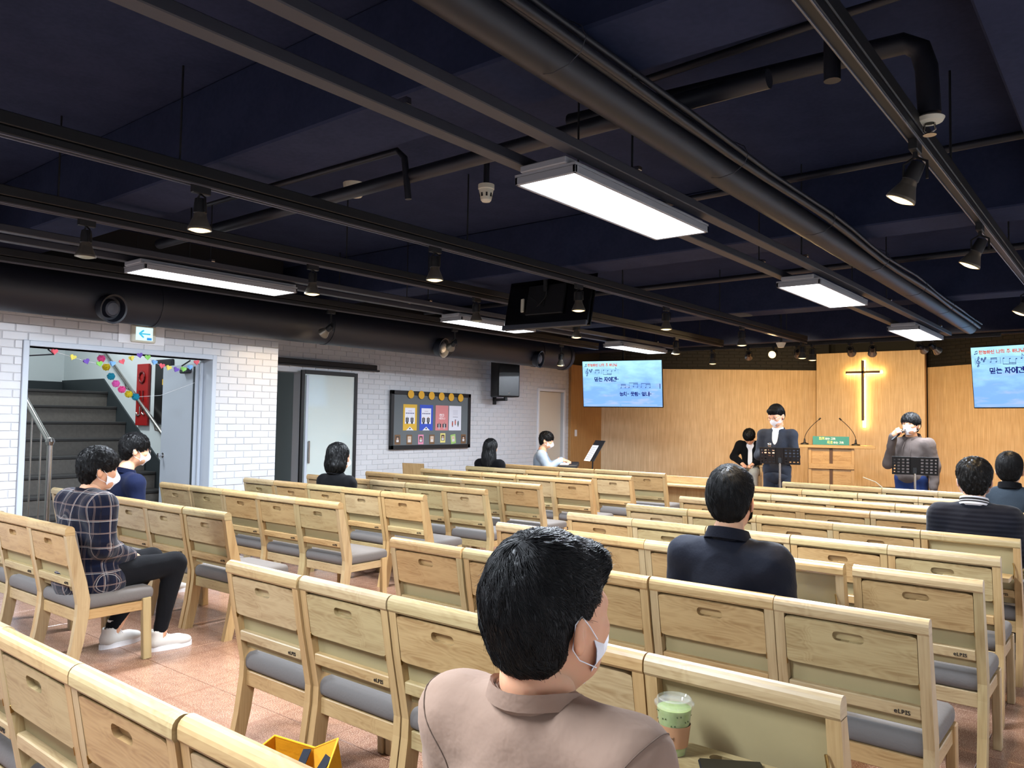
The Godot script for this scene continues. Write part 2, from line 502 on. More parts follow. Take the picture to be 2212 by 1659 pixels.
func materials() -> void:
	M.weave = weave_normal(0.05, 5)
	var wa := Color(0.70, 0.615, 0.465)
	var wb := Color(0.50, 0.39, 0.255)
	var th := wood_tex(wa, wb, 11, false, 0.17)
	var tv := wood_tex(wa, wb, 21, true, 0.07)
	var k := 0
	for c in [Color(1, 1, 1), Color(1.0, 0.965, 0.90), Color(0.97, 0.985, 0.95), Color(1.0, 0.94, 0.86)]:
		M["wh%d" % k] = tri_tex(mk(c, 0.36, 0.0, 0.5), th, Vector3(1.5, 1.9, 1.5))
		M["wv%d" % k] = tri_tex(mk(c, 0.38, 0.0, 0.5), tv, Vector3(2.0, 1.2, 2.0))
		k += 1
	M.olive = mk(Color(0.60, 0.55, 0.40), 0.7)
	M.seat = cloth(Color(0.41, 0.395, 0.385), 0.7)
	M.print = mk(Color(0.10, 0.07, 0.05), 0.7)
	M.brass = mk(Color(0.60, 0.48, 0.28), 0.35, 1.0)
	M.floor = tri_tex(mk(Color(1, 1, 1), 0.24, 0.0, 0.5), speck_tex(Color(0.565, 0.42, 0.345), Color(0.43, 0.305, 0.245), Color(0.93, 0.83, 0.73), 31, 0.17), Vector3(1.6, 1.6, 1.6))
	M.joint = mk(Color(0.33, 0.22, 0.16), 0.6)
	M.ceil = tri_tex(mk(Color(1, 1, 1), 0.85, 0.0, 0.2), speck_tex(Color(0.165, 0.19, 0.28), Color(0.115, 0.14, 0.22), Color(0.20, 0.22, 0.30), 41, 0.05), Vector3(0.5, 0.5, 0.5))
	M.black = mk(Color(0.04, 0.042, 0.055), 0.55)
	M.blackgloss = mk(Color(0.03, 0.03, 0.035), 0.25)
	M.duct = mk(Color(0.07, 0.078, 0.115), 0.5)
	M.steelgrey = mk(Color(0.165, 0.168, 0.20), 0.55)
	M.brick = mk(Color(0.785, 0.785, 0.795), 0.42)
	M.brick2 = mk(Color(0.77, 0.77, 0.78), 0.46)
	M.mortar = mk(Color(0.76, 0.76, 0.77), 0.7)
	M.lip = mk(Color(0.40, 0.40, 0.43), 0.35, 0.5)
	M.white = mk(Color(0.88, 0.88, 0.89), 0.5)
	M.wallpaint = mk(Color(0.80, 0.83, 0.83), 0.8)
	M.doorpaint = mk(Color(0.72, 0.75, 0.79), 0.45)
	M.cream = mk(Color(0.83, 0.79, 0.72), 0.5)
	M.dado = mk(Color(0.16, 0.19, 0.20), 0.6)
	M.stone = tri_tex(mk(Color(1, 1, 1), 0.4), speck_tex(Color(0.40, 0.38, 0.355), Color(0.28, 0.27, 0.25), Color(0.52, 0.50, 0.47), 51, 0.2), Vector3(3, 3, 3))
	M.stonedark = mk(Color(0.20, 0.195, 0.19), 0.45)
	M.steel = mk(Color(0.72, 0.70, 0.68), 0.22, 1.0)
	M.chrome = mk(Color(0.85, 0.85, 0.86), 0.08, 1.0)
	M.panel = tri_tex(mk(Color(1, 1, 1), 0.45), panel_tex(), Vector3(0.9, 0.9, 0.9))
	M.panel2 = tri_tex(mk(Color(0.86, 0.76, 0.62), 0.45), M.panel.albedo_texture, Vector3(0.9, 0.9, 0.9))
	M.stagefloor = tri_tex(mk(Color(0.95, 0.74, 0.50), 0.35), th, Vector3(1.2, 1.2, 1.2))
	M.crosswood = mk(Color(0.30, 0.20, 0.12), 0.5)
	M.backbrick = mk(Color(0.085, 0.083, 0.085), 0.7)
	M.plastic = mk(Color(0.80, 0.79, 0.72), 0.45)
	M.skin = mk(Color(0.83, 0.62, 0.49), 0.52, 0.0, 0.4)
	M.skin.subsurf_scatter_enabled = true
	M.skin.subsurf_scatter_strength = 0.25
	M.hair = mk(Color(0.03, 0.028, 0.032), 0.46, 0.0, 0.38)
	M.hairbrown = mk(Color(0.055, 0.044, 0.038), 0.48, 0.0, 0.38)
	M.maskwhite = mk(Color(0.90, 0.90, 0.92), 0.75)
	M.maskblack = mk(Color(0.03, 0.03, 0.035), 0.8)
	M.eye = mk(Color(0.04, 0.03, 0.03), 0.3)
	M.glass = mk(Color(0.92, 0.97, 0.96, 0.12), 0.03)
	M.glass.transparency = BaseMaterial3D.TRANSPARENCY_ALPHA
	M.frosted = mk(Color(0.93, 0.97, 0.95, 0.45), 0.05)
	M.frosted.transparency = BaseMaterial3D.TRANSPARENCY_ALPHA

# ---------- the setting
func hole_wall(called: String, x: float, th: float, z0: float, z1: float, top: float, holes: Array, m: Material) -> MeshInstance3D:
	# a wall in the plane x, body behind it (towards -x), from z0 (far) to z1 (near), holes = [z0, z1, y0, y1]
	var b := MB.new()
	var zs := [z0]
	for h in holes: zs.append(h[0]); zs.append(h[1])
	zs.append(z1)
	zs.sort()
	for k in zs.size() - 1:
		var a: float = zs[k]
		var c: float = zs[k + 1]
		if c - a < 1e-4: continue
		var hit = null
		for h in holes:
			if h[0] <= a + 1e-4 and h[1] >= c - 1e-4: hit = h
		if hit == null:
			b.box(Vector3(th, top, c - a), Vector3(x - th / 2, top / 2, (a + c) / 2))
		else:
			b.box(Vector3(th, top - hit[3], c - a), Vector3(x - th / 2, (top + hit[3]) / 2, (a + c) / 2))
			if hit[2] > 0.0: b.box(Vector3(th, hit[2], c - a), Vector3(x - th / 2, hit[2] / 2, (a + c) / 2))
	return struct(called, b.mesh(), m)

func bricks(w: MeshInstance3D, x: float, z0: float, z1: float, y1: float, keepouts: Array, best: Vector2) -> void:
	# courses of painted bricks, each a piece of its own; the ones past 300 joined
	var full: Array[ArrayMesh] = []
	var L := 0.21
	var H := 0.074
	var cand := []
	for r in int(y1 / H):
		var yc := (r + 0.5) * H
		var z := z1 + (L / 2 if r % 2 == 0 else 0.0)
		while z > z0:
			var a := maxf(z - L, z0)
			var b := minf(z, z1)
			z -= L
			# cut by openings
			var segs := [[a, b]]
			for k in keepouts:
				if yc > k[2] - 0.02 and yc < k[3] + 0.01:
					var nx := []
					for s in segs:
						if s[1] <= k[0] or s[0] >= k[1]: nx.append(s)
						else:
							if s[0] < k[0]: nx.append([s[0], k[0]])
							if s[1] > k[1]: nx.append([k[1], s[1]])
					segs = nx
			for s in segs:
				if s[1] - s[0] > 0.025: cand.append([s[0], s[1], yc, (best - Vector2((s[0] + s[1]) / 2, yc)).length()])
	cand.sort_custom(func(p, q): return p[3] < q[3])
	var shared := {}
	var rest := MB.new()
	var n := 0
	for s in cand:
		var len_: float = s[1] - s[0] - 0.005
		var sz := Vector3(0.022, H - 0.006, len_)
		var at := Vector3(x - 0.011 + rng.randf_range(-0.0015, 0.002), s[2], (s[0] + s[1]) / 2)
		if n < 300:
			var key := int(len_ * 200.0)
			if not shared.has(key): shared[key] = bx(Vector3(sz.x, sz.y, key / 200.0), 0.003)
			part(w, "brick", shared[key], M.brick if rng.randf() < 0.6 else M.brick2, at)
		else:
			rest.box(sz, at, 0.003)
		n += 1
	if rest.v.size() > 0:
		var o := part(w, "remaining_bricks", rest.mesh(), M.brick)
		o.set_meta("kind", "stuff")

func setting() -> void:
	# floor: base, tiles, platform
	var fl := struct("floor", bx(Vector3(9.6, 0.2, 20.4), 0, Vector3(-4.1, -0.1025, -6.9)), M.joint)
	var tile := bx(Vector3(0.597, 0.02, 0.597), 0.002)
	for i in 16:
		for j in 18:
			part(fl, "floor_tile", tile, M.floor, Vector3(0.3 - i * 0.6, -0.01, 1.5 - j * 0.6))
	var far := part(fl, "far_tiles", bx(Vector3(9.6, 0.02, 7.6), 0, Vector3(-4.1, -0.01, -13.1)), M.floor)
	far.set_meta("kind", "stuff")
	var pf := MB.new()
	pf.t = Transform3D(Basis(Vector3.RIGHT, PI / 2), Vector3(0, 0.1, 0))
	pf.prism([Vector2(-7.6, -12.35), Vector2(-0.6, -12.35), Vector2(0.5, -13.9), Vector2(-3.05, -16.3), Vector2(-5.15, -16.3), Vector2(-8.7, -13.9)], 0.2)
	struct("trim_1", pf.mesh(), M.stagefloor)
	# ceiling slab with dropped beams
	var ce := MB.new()
	ce.box(Vector3(9.6, 0.2, 20.4), Vector3(-4.1, 3.40, -6.9))
	struct("ceiling", ce.mesh(), M.ceil)
	for q in [[-2.2, -2.61], [-5.58, -5.99], [-9.1, -9.5], [1.4, 1.0], [-12.6, -13.0]]:
		struct("ceiling_beam", bx(Vector3(9.4, 0.45, absf(q[0] - q[1])), 0.01, Vector3(-4.1, 3.075, (q[0] + q[1]) / 2)), M.ceil)
	struct("ceiling_beam", bx(Vector3(1.05, 0.45, 17.0), 0.01, Vector3(0.12, 3.075, -6.0)), M.ceil)
	# walls
	struct("wall_right", bx(Vector3(0.2, 3.4, 20.4), 0, Vector3(0.7, 1.7, -6.9)), M.white)
	struct("wall_back", bx(Vector3(9.6, 3.4, 0.2), 0, Vector3(-4.1, 1.7, 3.2)), M.white)
	var wl := hole_wall("wall_left", -7.8075, 0.2, -5.34, 3.2, 3.4, [[-4.51, -2.73, 0.0, 2.1]], M.mortar)
	bricks(wl, -7.8, -5.34, -2.3, 2.66, [[-4.56, -2.68, 0.0, 2.15]], Vector2(-4.3, 1.6))
	struct("wall_left_return", bx(Vector3(0.9, 3.4, 0.1), 0, Vector3(-8.47, 1.7, -5.29)), M.mortar)
	var wf := hole_wall("wall_left_front", -8.8065, 0.2, -12.72, -5.24, 3.4, [[-6.42, -5.5, 0.0, 2.1], [-12.52, -11.72, 0.0, 2.06]], M.mortar)
	bricks(wf, -8.8, -12.70, -5.36, 2.60, [[-6.47, -5.45, 0.0, 2.15], [-12.57, -11.67, 0.0, 2.11]], Vector2(-8.2, 1.6))
	# dark upper band and the dark room behind the sliding door
	struct("trim_2", bx(Vector3(0.06, 0.75, 7.4), 0.004, Vector3(-8.78, 2.98, -9.02)), M.backbrick)
	struct("trim_3", bx(Vector3(0.06, 0.68, 8.4), 0.004, Vector3(-7.78, 3.0, -1.14)), M.backbrick)
	var dr := MB.new()
	dr.box(Vector3(0.1, 2.6, 2.0), Vector3(-13.9, 1.3, -6.2)); dr.box(Vector3(5.0, 2.6, 0.1), Vector3(-11.4, 1.3, -7.2)); dr.box(Vector3(5.0, 2.6, 0.1), Vector3(-11.4, 1.3, -5.19)); dr.box(Vector3(5.0, 0.1, 2.0), Vector3(-11.4, 2.6, -6.2)); dr.box(Vector3(5.0, 0.1, 2.0), Vector3(-11.4, -0.05, -6.2))
	struct("wall_side_room", dr.mesh(), M.wallpaint)
	# wood panelling: side strip, two wings, the taller middle panel, dark wall above
	struct("wall_stage_side", bx(Vector3(0.12, 2.62, 1.12), 0.003, Vector3(-8.80, 1.31, -13.25)), M.panel2)
	struct("wall_stage_side_upper", bx(Vector3(0.1, 0.8, 1.2), 0, Vector3(-8.86, 3.0, -13.25)), M.backbrick)
	for s in [-1.0, 1.0]:
		var mid := Vector3(-4.1 + s * 2.85, 1.305, -14.985)
		var yaw: float = -s * deg_to_rad(33.7)
		var back := Vector3(-s * 0.0, 0, 0) + Basis(Vector3.UP, yaw) * Vector3(0, 0, -0.06)
		struct("wall_wing_" + ("left" if s < 0 else "right"), bx(Vector3(4.5, 2.61, 0.1), 0.003), M.panel, mid + back, Vector3(0, yaw, 0))
		var b2 := MB.new()
		b2.box(Vector3(4.9, 0.9, 0.1))
		var up := struct("wall_above_" + ("left" if s < 0 else "right"), b2.mesh(), M.backbrick, mid + Basis(Vector3.UP, yaw) * Vector3(0, 1.65, -0.12), Vector3(0, yaw, 0))
		var bm := bx(Vector3(0.2, 0.055, 0.02), 0.004)
		for r in 9:
			for c in 22:
				part(up, "dark_brick", bm, M.backbrick, Vector3(-2.3 + c * 0.212 + (r % 2) * 0.1, -0.33 + r * 0.066, 0.052))
	struct("wall_stage_panel", bx(Vector3(1.96, 2.78, 0.14), 0.004, Vector3(-4.1, 1.54, -16.1)), M.panel)
	struct("wall_front", bx(Vector3(9.6, 3.4, 0.2), 0, Vector3(-4.1, 1.7, -17.0)), M.backbrick)
	# the double door to the stairs: frame, the open leaf, closer arms
	var d1 := MB.new()
	for z in [-4.535, -2.705]: d1.box(Vector3(0.26, 2.15, 0.05), Vector3(-7.91, 1.075, z), 0.004)
	d1.box(Vector3(0.26, 0.05, 1.78), Vector3(-7.91, 2.125, -3.62), 0.004)
	var df := struct("door_1", d1.mesh(), M.doorpaint)
	part(df, "door_stop", bx(Vector3(0.03, 2.08, 0.03), 0.003), M.doorpaint, Vector3(-7.97, 1.04, -4.49))
	var leaf := part(df, "door_leaf", bx(Vector3(0.90, 2.05, 0.045), 0.004, Vector3(-0.45, 1.03, 0)), M.doorpaint, Vector3(-8.03, 0.01, -4.48), Vector3(0, deg_to_rad(-6), 0))
	part(leaf, "door_edge_seal", bx(Vector3(0.02, 2.0, 0.02)), M.dado, Vector3(-0.02, 1.02, 0.025))
	var kn := MB.new()
	kn.t = Transform3D(Basis(Vector3.RIGHT, PI / 2), Vector3(-0.82, 1.02, 0.02))
	kn.lathe([Vector2(0, 0), Vector2(0.032, 0.0), Vector2(0.032, 0.006), Vector2(0.012, 0.01), Vector2(0.012, 0.035), Vector2(0.027, 0.045), Vector2(0.027, 0.062), Vector2(0.0, 0.07)])
	part(leaf, "door_knob", kn.mesh(), M.chrome)
	part(leaf, "door_closer", bx(Vector3(0.2, 0.06, 0.06), 0.01, Vector3(-0.2, 1.98, 0.05)), M.steelgrey)
	part(df, "closer_arm", tb([Vector3(-8.22, 2.04, -4.4), Vector3(-7.98, 2.085, -4.36)], 0.008), M.steelgrey)
	part(df, "closer_arm", tb([Vector3(-8.1, 2.02, -2.75), Vector3(-7.96, 2.05, -3.0), Vector3(-7.94, 2.09, -2.94)], 0.007), M.steelgrey)
	# the plain cream door in the far end of the brick wall
	var d2 := MB.new()
	for z in [-12.545, -11.695]: d2.box(Vector3(0.16, 2.11, 0.05), Vector3(-8.86, 1.055, z), 0.004)
	d2.box(Vector3(0.16, 0.05, 0.80), Vector3(-8.86, 2.085, -12.12), 0.004)
	var dd := struct("door_2", d2.mesh(), M.white)
	part(dd, "door_leaf", bx(Vector3(0.04, 2.05, 0.79), 0.003), M.cream, Vector3(-8.88, 1.035, -12.12))
	part(dd, "door_knob", lt([Vector2(0, -0.03), Vector2(0.028, -0.02), Vector2(0.032, 0), Vector2(0.028, 0.02), Vector2(0, 0.03)]), M.brass, Vector3(-8.82, 1.0, -11.82), Vector3(0, 0, PI / 2))
	# sliding glass door: rail, frame, frosted pane, pull
	var rl := MB.new()
	rl.box(Vector3(0.07, 0.07, 2.2), Vector3(-8.74, 2.235, -6.55), 0.006); rl.box(Vector3(0.05, 0.025, 2.3), Vector3(-8.73, 2.19, -6.55), 0.004)
	var d3 := struct("door_3", rl.mesh(), M.black)
	var fr := MB.new()
	for z in [-6.36, -7.26]: fr.box(Vector3(0.035, 2.12, 0.055), Vector3(0, 1.06, z), 0.004)
	for y in [0.03, 2.095]: fr.box(Vector3(0.035, 0.055, 0.845), Vector3(0, y, -6.81), 0.004)
	var frame := part(d3, "door_frame", fr.mesh(), M.black, Vector3(-8.72, 0.01, 0))
	part(frame, "glass_pane", bx(Vector3(0.008, 2.02, 0.86), 0, Vector3(0, 1.06, -6.81)), M.frosted)
	part(frame, "door_pull", bx(Vector3(0.03, 0.30, 0.025), 0.006, Vector3(0.035, 1.02, -6.46)), M.steel)
	part(frame, "edge_profile", bx(Vector3(0.02, 2.0, 0.04), 0.003, Vector3(0.02, 1.05, -6.42)), M.doorpaint)
	# stair hall
	for q in [[Vector3(4.4, 4.0, 0.1), Vector3(-10.2, 2.0, -4.85), "right"], [Vector3(4.4, 4.0, 0.1), Vector3(-10.2, 2.0, -1.85), "left"], [Vector3(0.1, 4.0, 3.2), Vector3(-12.4, 2.0, -3.35), "end"]]:
		struct("wall_stair_hall_" + q[2], bx(q[0], 0, q[1]), M.wallpaint)
	struct("ceiling_stair_hall", bx(Vector3(4.4, 0.1, 3.2), 0, Vector3(-10.2, 4.05, -3.35)), M.wallpaint)
	struct("floor_stair_hall", bx(Vector3(4.4, 0.2, 3.2), 0, Vector3(-10.2, -0.11, -3.35)), M.stone)
	var sk := MB.new()
	sk.t = Transform3D(Basis(), Vector3(0, 0, -4.79))
	sk.prism([Vector2(-8.45, 0.0), Vector2(-8.45, 0.32), Vector2(-11.02, 1.98), Vector2(-12.35, 1.98), Vector2(-12.35, 0.0)], 0.02)
	struct("trim_4", sk.mesh(), M.dado)
	struct("trim_5", bx(Vector3(0.02, 0.16, 2.9), 0, Vector3(-12.34, 1.88, -3.35)), M.dado)
	var st := thing("staircase", "grey terrazzo staircase climbing away behind the open double door", "staircase", Vector3(-8.65, 0, -3.95))
	for k in 9:
		var last := k == 8
		part(st, "step", bx(Vector3(0.277 + (1.15 if last else 0.0), 0.2 * (k + 1) - 0.035, 1.66), 0.003), M.stone, Vector3(-0.277 * k - (0.277 + (1.15 if last else 0.0)) / 2, (0.2 * (k + 1) - 0.035) / 2, 0))
		part(st, "step_nosing", bx(Vector3(0.30 + (1.15 if last else 0.0), 0.035, 1.66), 0.006), M.stonedark, Vector3(-0.277 * k - (0.277 + (1.15 if last else 0.0)) / 2 + 0.012, 0.2 * (k + 1) - 0.0175, 0))
	var hr := thing("stair_railing", "steel stair railing with ball-topped post at the doorway's left side", "railing", Vector3(-8.12, 0, -3.06))
	part(hr, "post", tb([Vector3(0, 0, 0), Vector3(0, 1.19, 0)], 0.026, 14), M.steel)
	part(hr, "ball_finial", lt([Vector2(0, -0.045), Vector2(0.032, -0.032), Vector2(0.045, 0), Vector2(0.032, 0.032), Vector2(0, 0.045)], 18), M.steel, Vector3(0, 1.225, 0))
	part(hr, "handrail", tb([Vector3(0, 1.21, 0), Vector3(-2.9, 3.1, 0)], 0.026, 12), M.steel)
	for k in 6:
		part(hr, "baluster", tb([Vector3(-0.22 - k * 0.24, 0.02 + k * 0.155, 0), Vector3(-0.22 - k * 0.24, 1.33 + k * 0.155, 0)], 0.009, 8), M.steel)
	var h2 := thing("wall_handrail", "brushed steel handrail rising along the stair hall's right wall", "handrail", Vector3(-9.0, 0, -4.70))
	part(h2, "rail", tb([Vector3(-0.15, 1.25, 0), Vector3(-2.4, 2.71, 0)], 0.022, 12), M.steel)
	for k in 3:
		part(h2, "bracket", tb([Vector3(-0.4 - k * 0.8, 1.40 + k * 0.52, 0), Vector3(-0.4 - k * 0.8, 1.31 + k * 0.52, -0.02), Vector3(-0.38 - k * 0.8, 1.29 + k * 0.52, -0.10)], 0.009), M.steel)

# ---------- lamps, tracks, pipes
func light_panel(at: Vector3, label: String) -> void:
	var t := thing("ceiling_lamp", label, "ceiling light", at, 0.0, "flat white light panels")
	var f := MB.new()
	for s in [-1.0, 1.0]:
		f.box(Vector3(0.016, 0.035, 1.27), Vector3(s * 0.152, 0.0075, 0), 0.003)
		f.box(Vector3(0.32, 0.035, 0.016), Vector3(0, 0.0075, s * 0.627), 0.003)
	f.box(Vector3(0.32, 0.01, 1.27), Vector3(0, 0.03, 0))
	f.box(Vector3(0.24, 0.03, 1.30), Vector3(0, 0.05, 0), 0.004)
	part(t, "housing", f.mesh(), M.lampframe)
	part(t, "diffuser", bx(Vector3(0.286, 0.008, 1.236), 0, Vector3(0, -0.004, 0)), M.panelglow)
	var l := AreaLight3D.new()
	l.name = "panel_light"
	l.area_size = Vector2(0.28, 1.22)
	l.light_color = Color(0.91, 0.95, 1.0)
	l.light_energy = PANEL_E
	l.area_range = 30.0; l.area_attenuation = 2.0
	l.shadow_enabled = true
	t.add_child(l)
	l.position = Vector3(0, -0.014, 0)
	l.rotation_degrees = Vector3(-90, 0, 0)

var spot_parts := {}
func spotlight(at: Vector3, aim: Vector3, on: bool, e: float, label: String, drop := 0.1, wide := 48.0) -> void:
	# hung from a track at `at`; the lamp head pivots `drop` below and looks along aim
	var t := thing("track_spotlight", label, "spotlight", at, 0.0, "track spotlights")
	if spot_parts.is_empty():
		spot_parts.adapter = bx(Vector3(0.034, 0.05, 0.10), 0.004, Vector3(0, -0.02, 0))
		spot_parts.yoke = tb([Vector3(-0.045, -0.045, 0), Vector3(-0.045, 0.03, 0), Vector3(0, 0.055, 0), Vector3(0.045, 0.03, 0), Vector3(0.045, -0.045, 0)], 0.006, 6)
		spot_parts.can = lt([Vector2(0, 0.03), Vector2(0.028, 0.03), Vector2(0.032, 0.0), Vector2(0.034, -0.045), Vector2(0.030, -0.05)], 16)
		spot_parts.bulb = lt([Vector2(0.030, -0.045), Vector2(0.036, -0.07), Vector2(0.060, -0.125), Vector2(0.061, -0.135), Vector2(0.055, -0.137)], 20)
		spot_parts.lens = lt([Vector2(0.0, -0.146), Vector2(0.03, -0.143), Vector2(0.056, -0.134), Vector2(0.03, -0.132), Vector2(0, -0.131)], 20)
	part(t, "track_adapter", spot_parts.adapter, M.black)
	part(t, "stem", tb([Vector3(0, -0.04, 0), Vector3(0, -drop + 0.05, 0)], 0.010, 8), M.black)
	var head := part(t, "lamp_holder", spot_parts.can, M.black, Vector3(0, -drop, 0))
	var y := -aim.normalized()
	var x := y.cross(Vector3.BACK)
	if x.length() < 0.05: x = Vector3.RIGHT
	x = x.normalized()
	head.basis = Basis(x, y, x.cross(y).normalized())
	part(t, "yoke", spot_parts.yoke, M.black, Vector3(0, -drop, 0))
	part(head, "reflector", spot_parts.bulb, M.reflector)
	part(head, "bulb_lens", spot_parts.lens, M.bulbglow if on else M.bulboff)
	if on:
		var l := SpotLight3D.new()
		l.name = "spot_beam"
		l.light_color = Color(1.0, 0.85, 0.61)
		l.light_energy = e
		l.spot_range = 30.0; l.spot_attenuation = 2.0
		l.spot_angle = wide; l.spot_angle_attenuation = 1.0
		l.light_size = 0.05
		l.shadow_enabled = true
		head.add_child(l)
		l.position = Vector3(0, -0.152, 0)
		l.rotation_degrees = Vector3(-90, 0, 0)

func track(x: float, z0: float, z1: float, y: float, label: String) -> void:
	var t := thing("lighting_track", label, "track", Vector3(x, y, (z0 + z1) / 2), 0.0, "lighting tracks")
	var len_ := absf(z1 - z0)
	part(t, "channel", bx(Vector3(0.05, 0.035, len_), 0.003, Vector3(0, 0.0175, 0)), M.black)
	for s in [-1.0, 1.0]:
		part(t, "edge_lip", bx(Vector3(0.006, 0.008, len_), 0.001, Vector3(s * 0.02, -0.003, 0)), M.lip)
	part(t, "support_beam", bx(Vector3(0.06, 0.06, len_), 0.004, Vector3(0, 0.07, 0)), M.black)
	var k := 0
	var n := int(len_ / 2.2)
	for i in n:
		part(t, "hanger_rod", tb([Vector3(0, 0.1, -len_ / 2 + 0.8 + i * 2.2), Vector3(0, 3.3 - y, -len_ / 2 + 0.8 + i * 2.2)], 0.006, 6), M.black)

func ceiling_things() -> void:
	M.lampframe = mk(Color(0.55, 0.56, 0.58), 0.5)
	M.panelglow = glow(Color(0.93, 0.97, 1.0), 6.0)
	M.bulbglow = glow(Color(1.0, 0.88, 0.64), 2.6)
	M.bulboff = mk(Color(0.62, 0.66, 0.60), 0.3)
	M.reflector = mk(Color(0.50, 0.47, 0.42), 0.3, 0.7)
	# six panels in view and the pair behind the camera
	var names := ["behind the seats nearest the camera", "nearest", "middle", "farthest"]
	var zr := [-0.05, -3.26, -6.40, -9.66]
	var zl := [0.0, -3.24, -6.52, -9.72]
	for k in 4:
		light_panel(Vector3(-1.96, 2.53, zr[k]), "bright rectangular light panel, %s of the right-hand line" % names[k])
		light_panel(Vector3(-5.58, 2.53, zl[k]), "bright rectangular light panel, %s of the left-hand line" % names[k])
	for q in [[-1.96, "right-hand"], [-5.58, "left-hand"]]:
		for s in [-1.0, 1.0]:
			var t := thing("mounting_rail", "long dark steel rail along the %s edge of the %s panels" % ["left" if s < 0 else "right", q[1]], "rail", Vector3(q[0] + s * 0.15, 2.625, -4.2), 0.0, "panel mounting rails")
			part(t, "channel", bx(Vector3(0.07, 0.045, 12.9), 0.004), M.steelgrey)
			for k in 6:
				part(t, "hanger_rod", tb([Vector3(0, 0.02, -5.8 + k * 2.3), Vector3(0, 0.69, -5.8 + k * 2.3)], 0.005, 6), M.black)
				part(t, "hanger_clip", bx(Vector3(0.09, 0.02, 0.03), 0.003, Vector3(0, 0.03, -5.8 + k * 2.3)), M.steel)
	track(-3.83, 1.5, -11.6, 2.70, "long black lighting track down the middle of the ceiling")
	track(-5.08, 1.5, -11.5, 2.70, "black lighting track between the middle track and left light panels")
	track(-0.73, 1.5, -11.8, 2.70, "black lighting track along the right side of the ceiling")
	track(-6.8, 1.5, -10.6, 2.66, "black lighting track in front of the round duct")
	var ct := thing("stage_track", "black lighting track crossing the room in front of the stage", "track", Vector3(-4.0, 2.70, -11.75))
	part(ct, "channel", bx(Vector3(5.2, 0.035, 0.05), 0.003), M.black)
	part(ct, "edge_lip", bx(Vector3(5.2, 0.008, 0.008), 0.001, Vector3(0, -0.02, 0.02)), M.steelgrey)
	part(ct, "conduit_pipe", tb([Vector3(-2.6, 0.06, -0.4), Vector3(2.9, 0.06, -0.4)], 0.02, 8), M.steelgrey)
	var dn := Vector3(0, -1, 0)
	var n := 0
	for z in [-2.12, -3.87, -5.66, -7.28, -9.25, -11.45]:
		spotlight(Vector3(-3.83, 2.70, z), dn, true, SPOT_E, "warm spotlight on the middle track, %s counting from the back" % ordinal(n))
		n += 1
	n = 0
	for q in [[-2.07, false], [-3.77, true], [-5.72, false], [-7.47, true], [-9.95, true]]:
		spotlight(Vector3(-5.08, 2.70, q[0]), dn, q[1], SPOT_E, "%s spotlight on the track left of the middle one, %s from the back" % ["lit" if q[1] else "unlit", ordinal(n)])
		n += 1
	n = 0
	for z in [-3.6, -5.3, -7.75, -10.2]:
		spotlight(Vector3(-0.73, 2.70, z), Vector3(-0.42, -0.9, 0.06), true, SPOT_E, "tilted warm spotlight on the right-hand track, %s from the back" % ordinal(n), 0.12)
		n += 1
	n = 0
	for q in [[-5.30, Vector3(-1.0, -0.55, 0.10), 0.22], [-7.25, Vector3(-1.0, -0.45, -0.4), 0.3], [-9.6, Vector3(-0.1, -1, 0), 1.0]]:
		spotlight(Vector3(-6.8, 2.66, q[0]), q[1], true, SPOT_E * q[2], "wall-washing spotlight in front of the round duct, %s from the back" % ordinal(n), 0.19, 42.0)
		n += 1
	n = 0
	for q in [[-5.35, dn, true, 1.0], [-4.75, Vector3(-0.45, -0.35, -1.0), true, 1.6], [-4.35, Vector3(0.10, -0.3, 1.0), true, 0.5], [-4.0, Vector3(-0.25, -0.3, -1.0), true, 1.6], [-3.78, dn, true, 1.0], [-3.25, Vector3(-0.1, -0.35, -1.0), true, 1.6], [-2.95, Vector3(-0.25, -0.5, -0.9), true, 1.2], [-2.35, Vector3(0.3, -0.35, -1.0), true, 1.6], [-2.2, Vector3(0.45, -0.5, -0.7), true, 1.2]]:
		spotlight(Vector3(q[0], 2.69, -11.75), q[1], q[2], SPOT_E * q[3], "spotlight on the track before the stage, %s from the left" % ordinal(n))
		n += 1
	# insulated pipe with cables strapped along it
	var pp := thing("insulated_pipe", "thick dark insulated pipe with cables strapped on, running along the ceiling", "pipe", Vector3(-1.62, 2.755, -4.7))
	part(pp, "pipe", tb([Vector3(0.12, 0, 6.2), Vector3(0, 0, 1.0), Vector3(-0.06, 0, -6.6)], 0.075, 16), M.duct)
	for q in [[0.085, 0.03, 0.024, 1.7], [0.115, 0.0, 0.018, 2.3], [0.05, 0.066, 0.016, 1.1], [0.135, 0.03, 0.012, 2.9]]:
		var pts := []
		for k in 27:
			var z := 6.2 - k * 0.49
			pts.append(Vector3(0.02 + z * 0.012 + q[0] + 0.010 * sin(z * q[3] + q[3]), q[1] + 0.008 * cos(z * q[3] * 0.7), z))
		part(pp, "cable", tb(pts, q[2], 8), M.duct)
	for k in 9:
		var ring := []
		for a in 13: ring.append(Vector3(0.06 + 0.012 * (5.4 - k * 1.4) + cos(a * TAU / 12) * 0.135 - 0.01, 0.005 + sin(a * TAU / 12) * 0.086, 5.4 - k * 1.4))
		part(pp, "cable_tie", tb(ring, 0.002, 4), M.steelgrey)
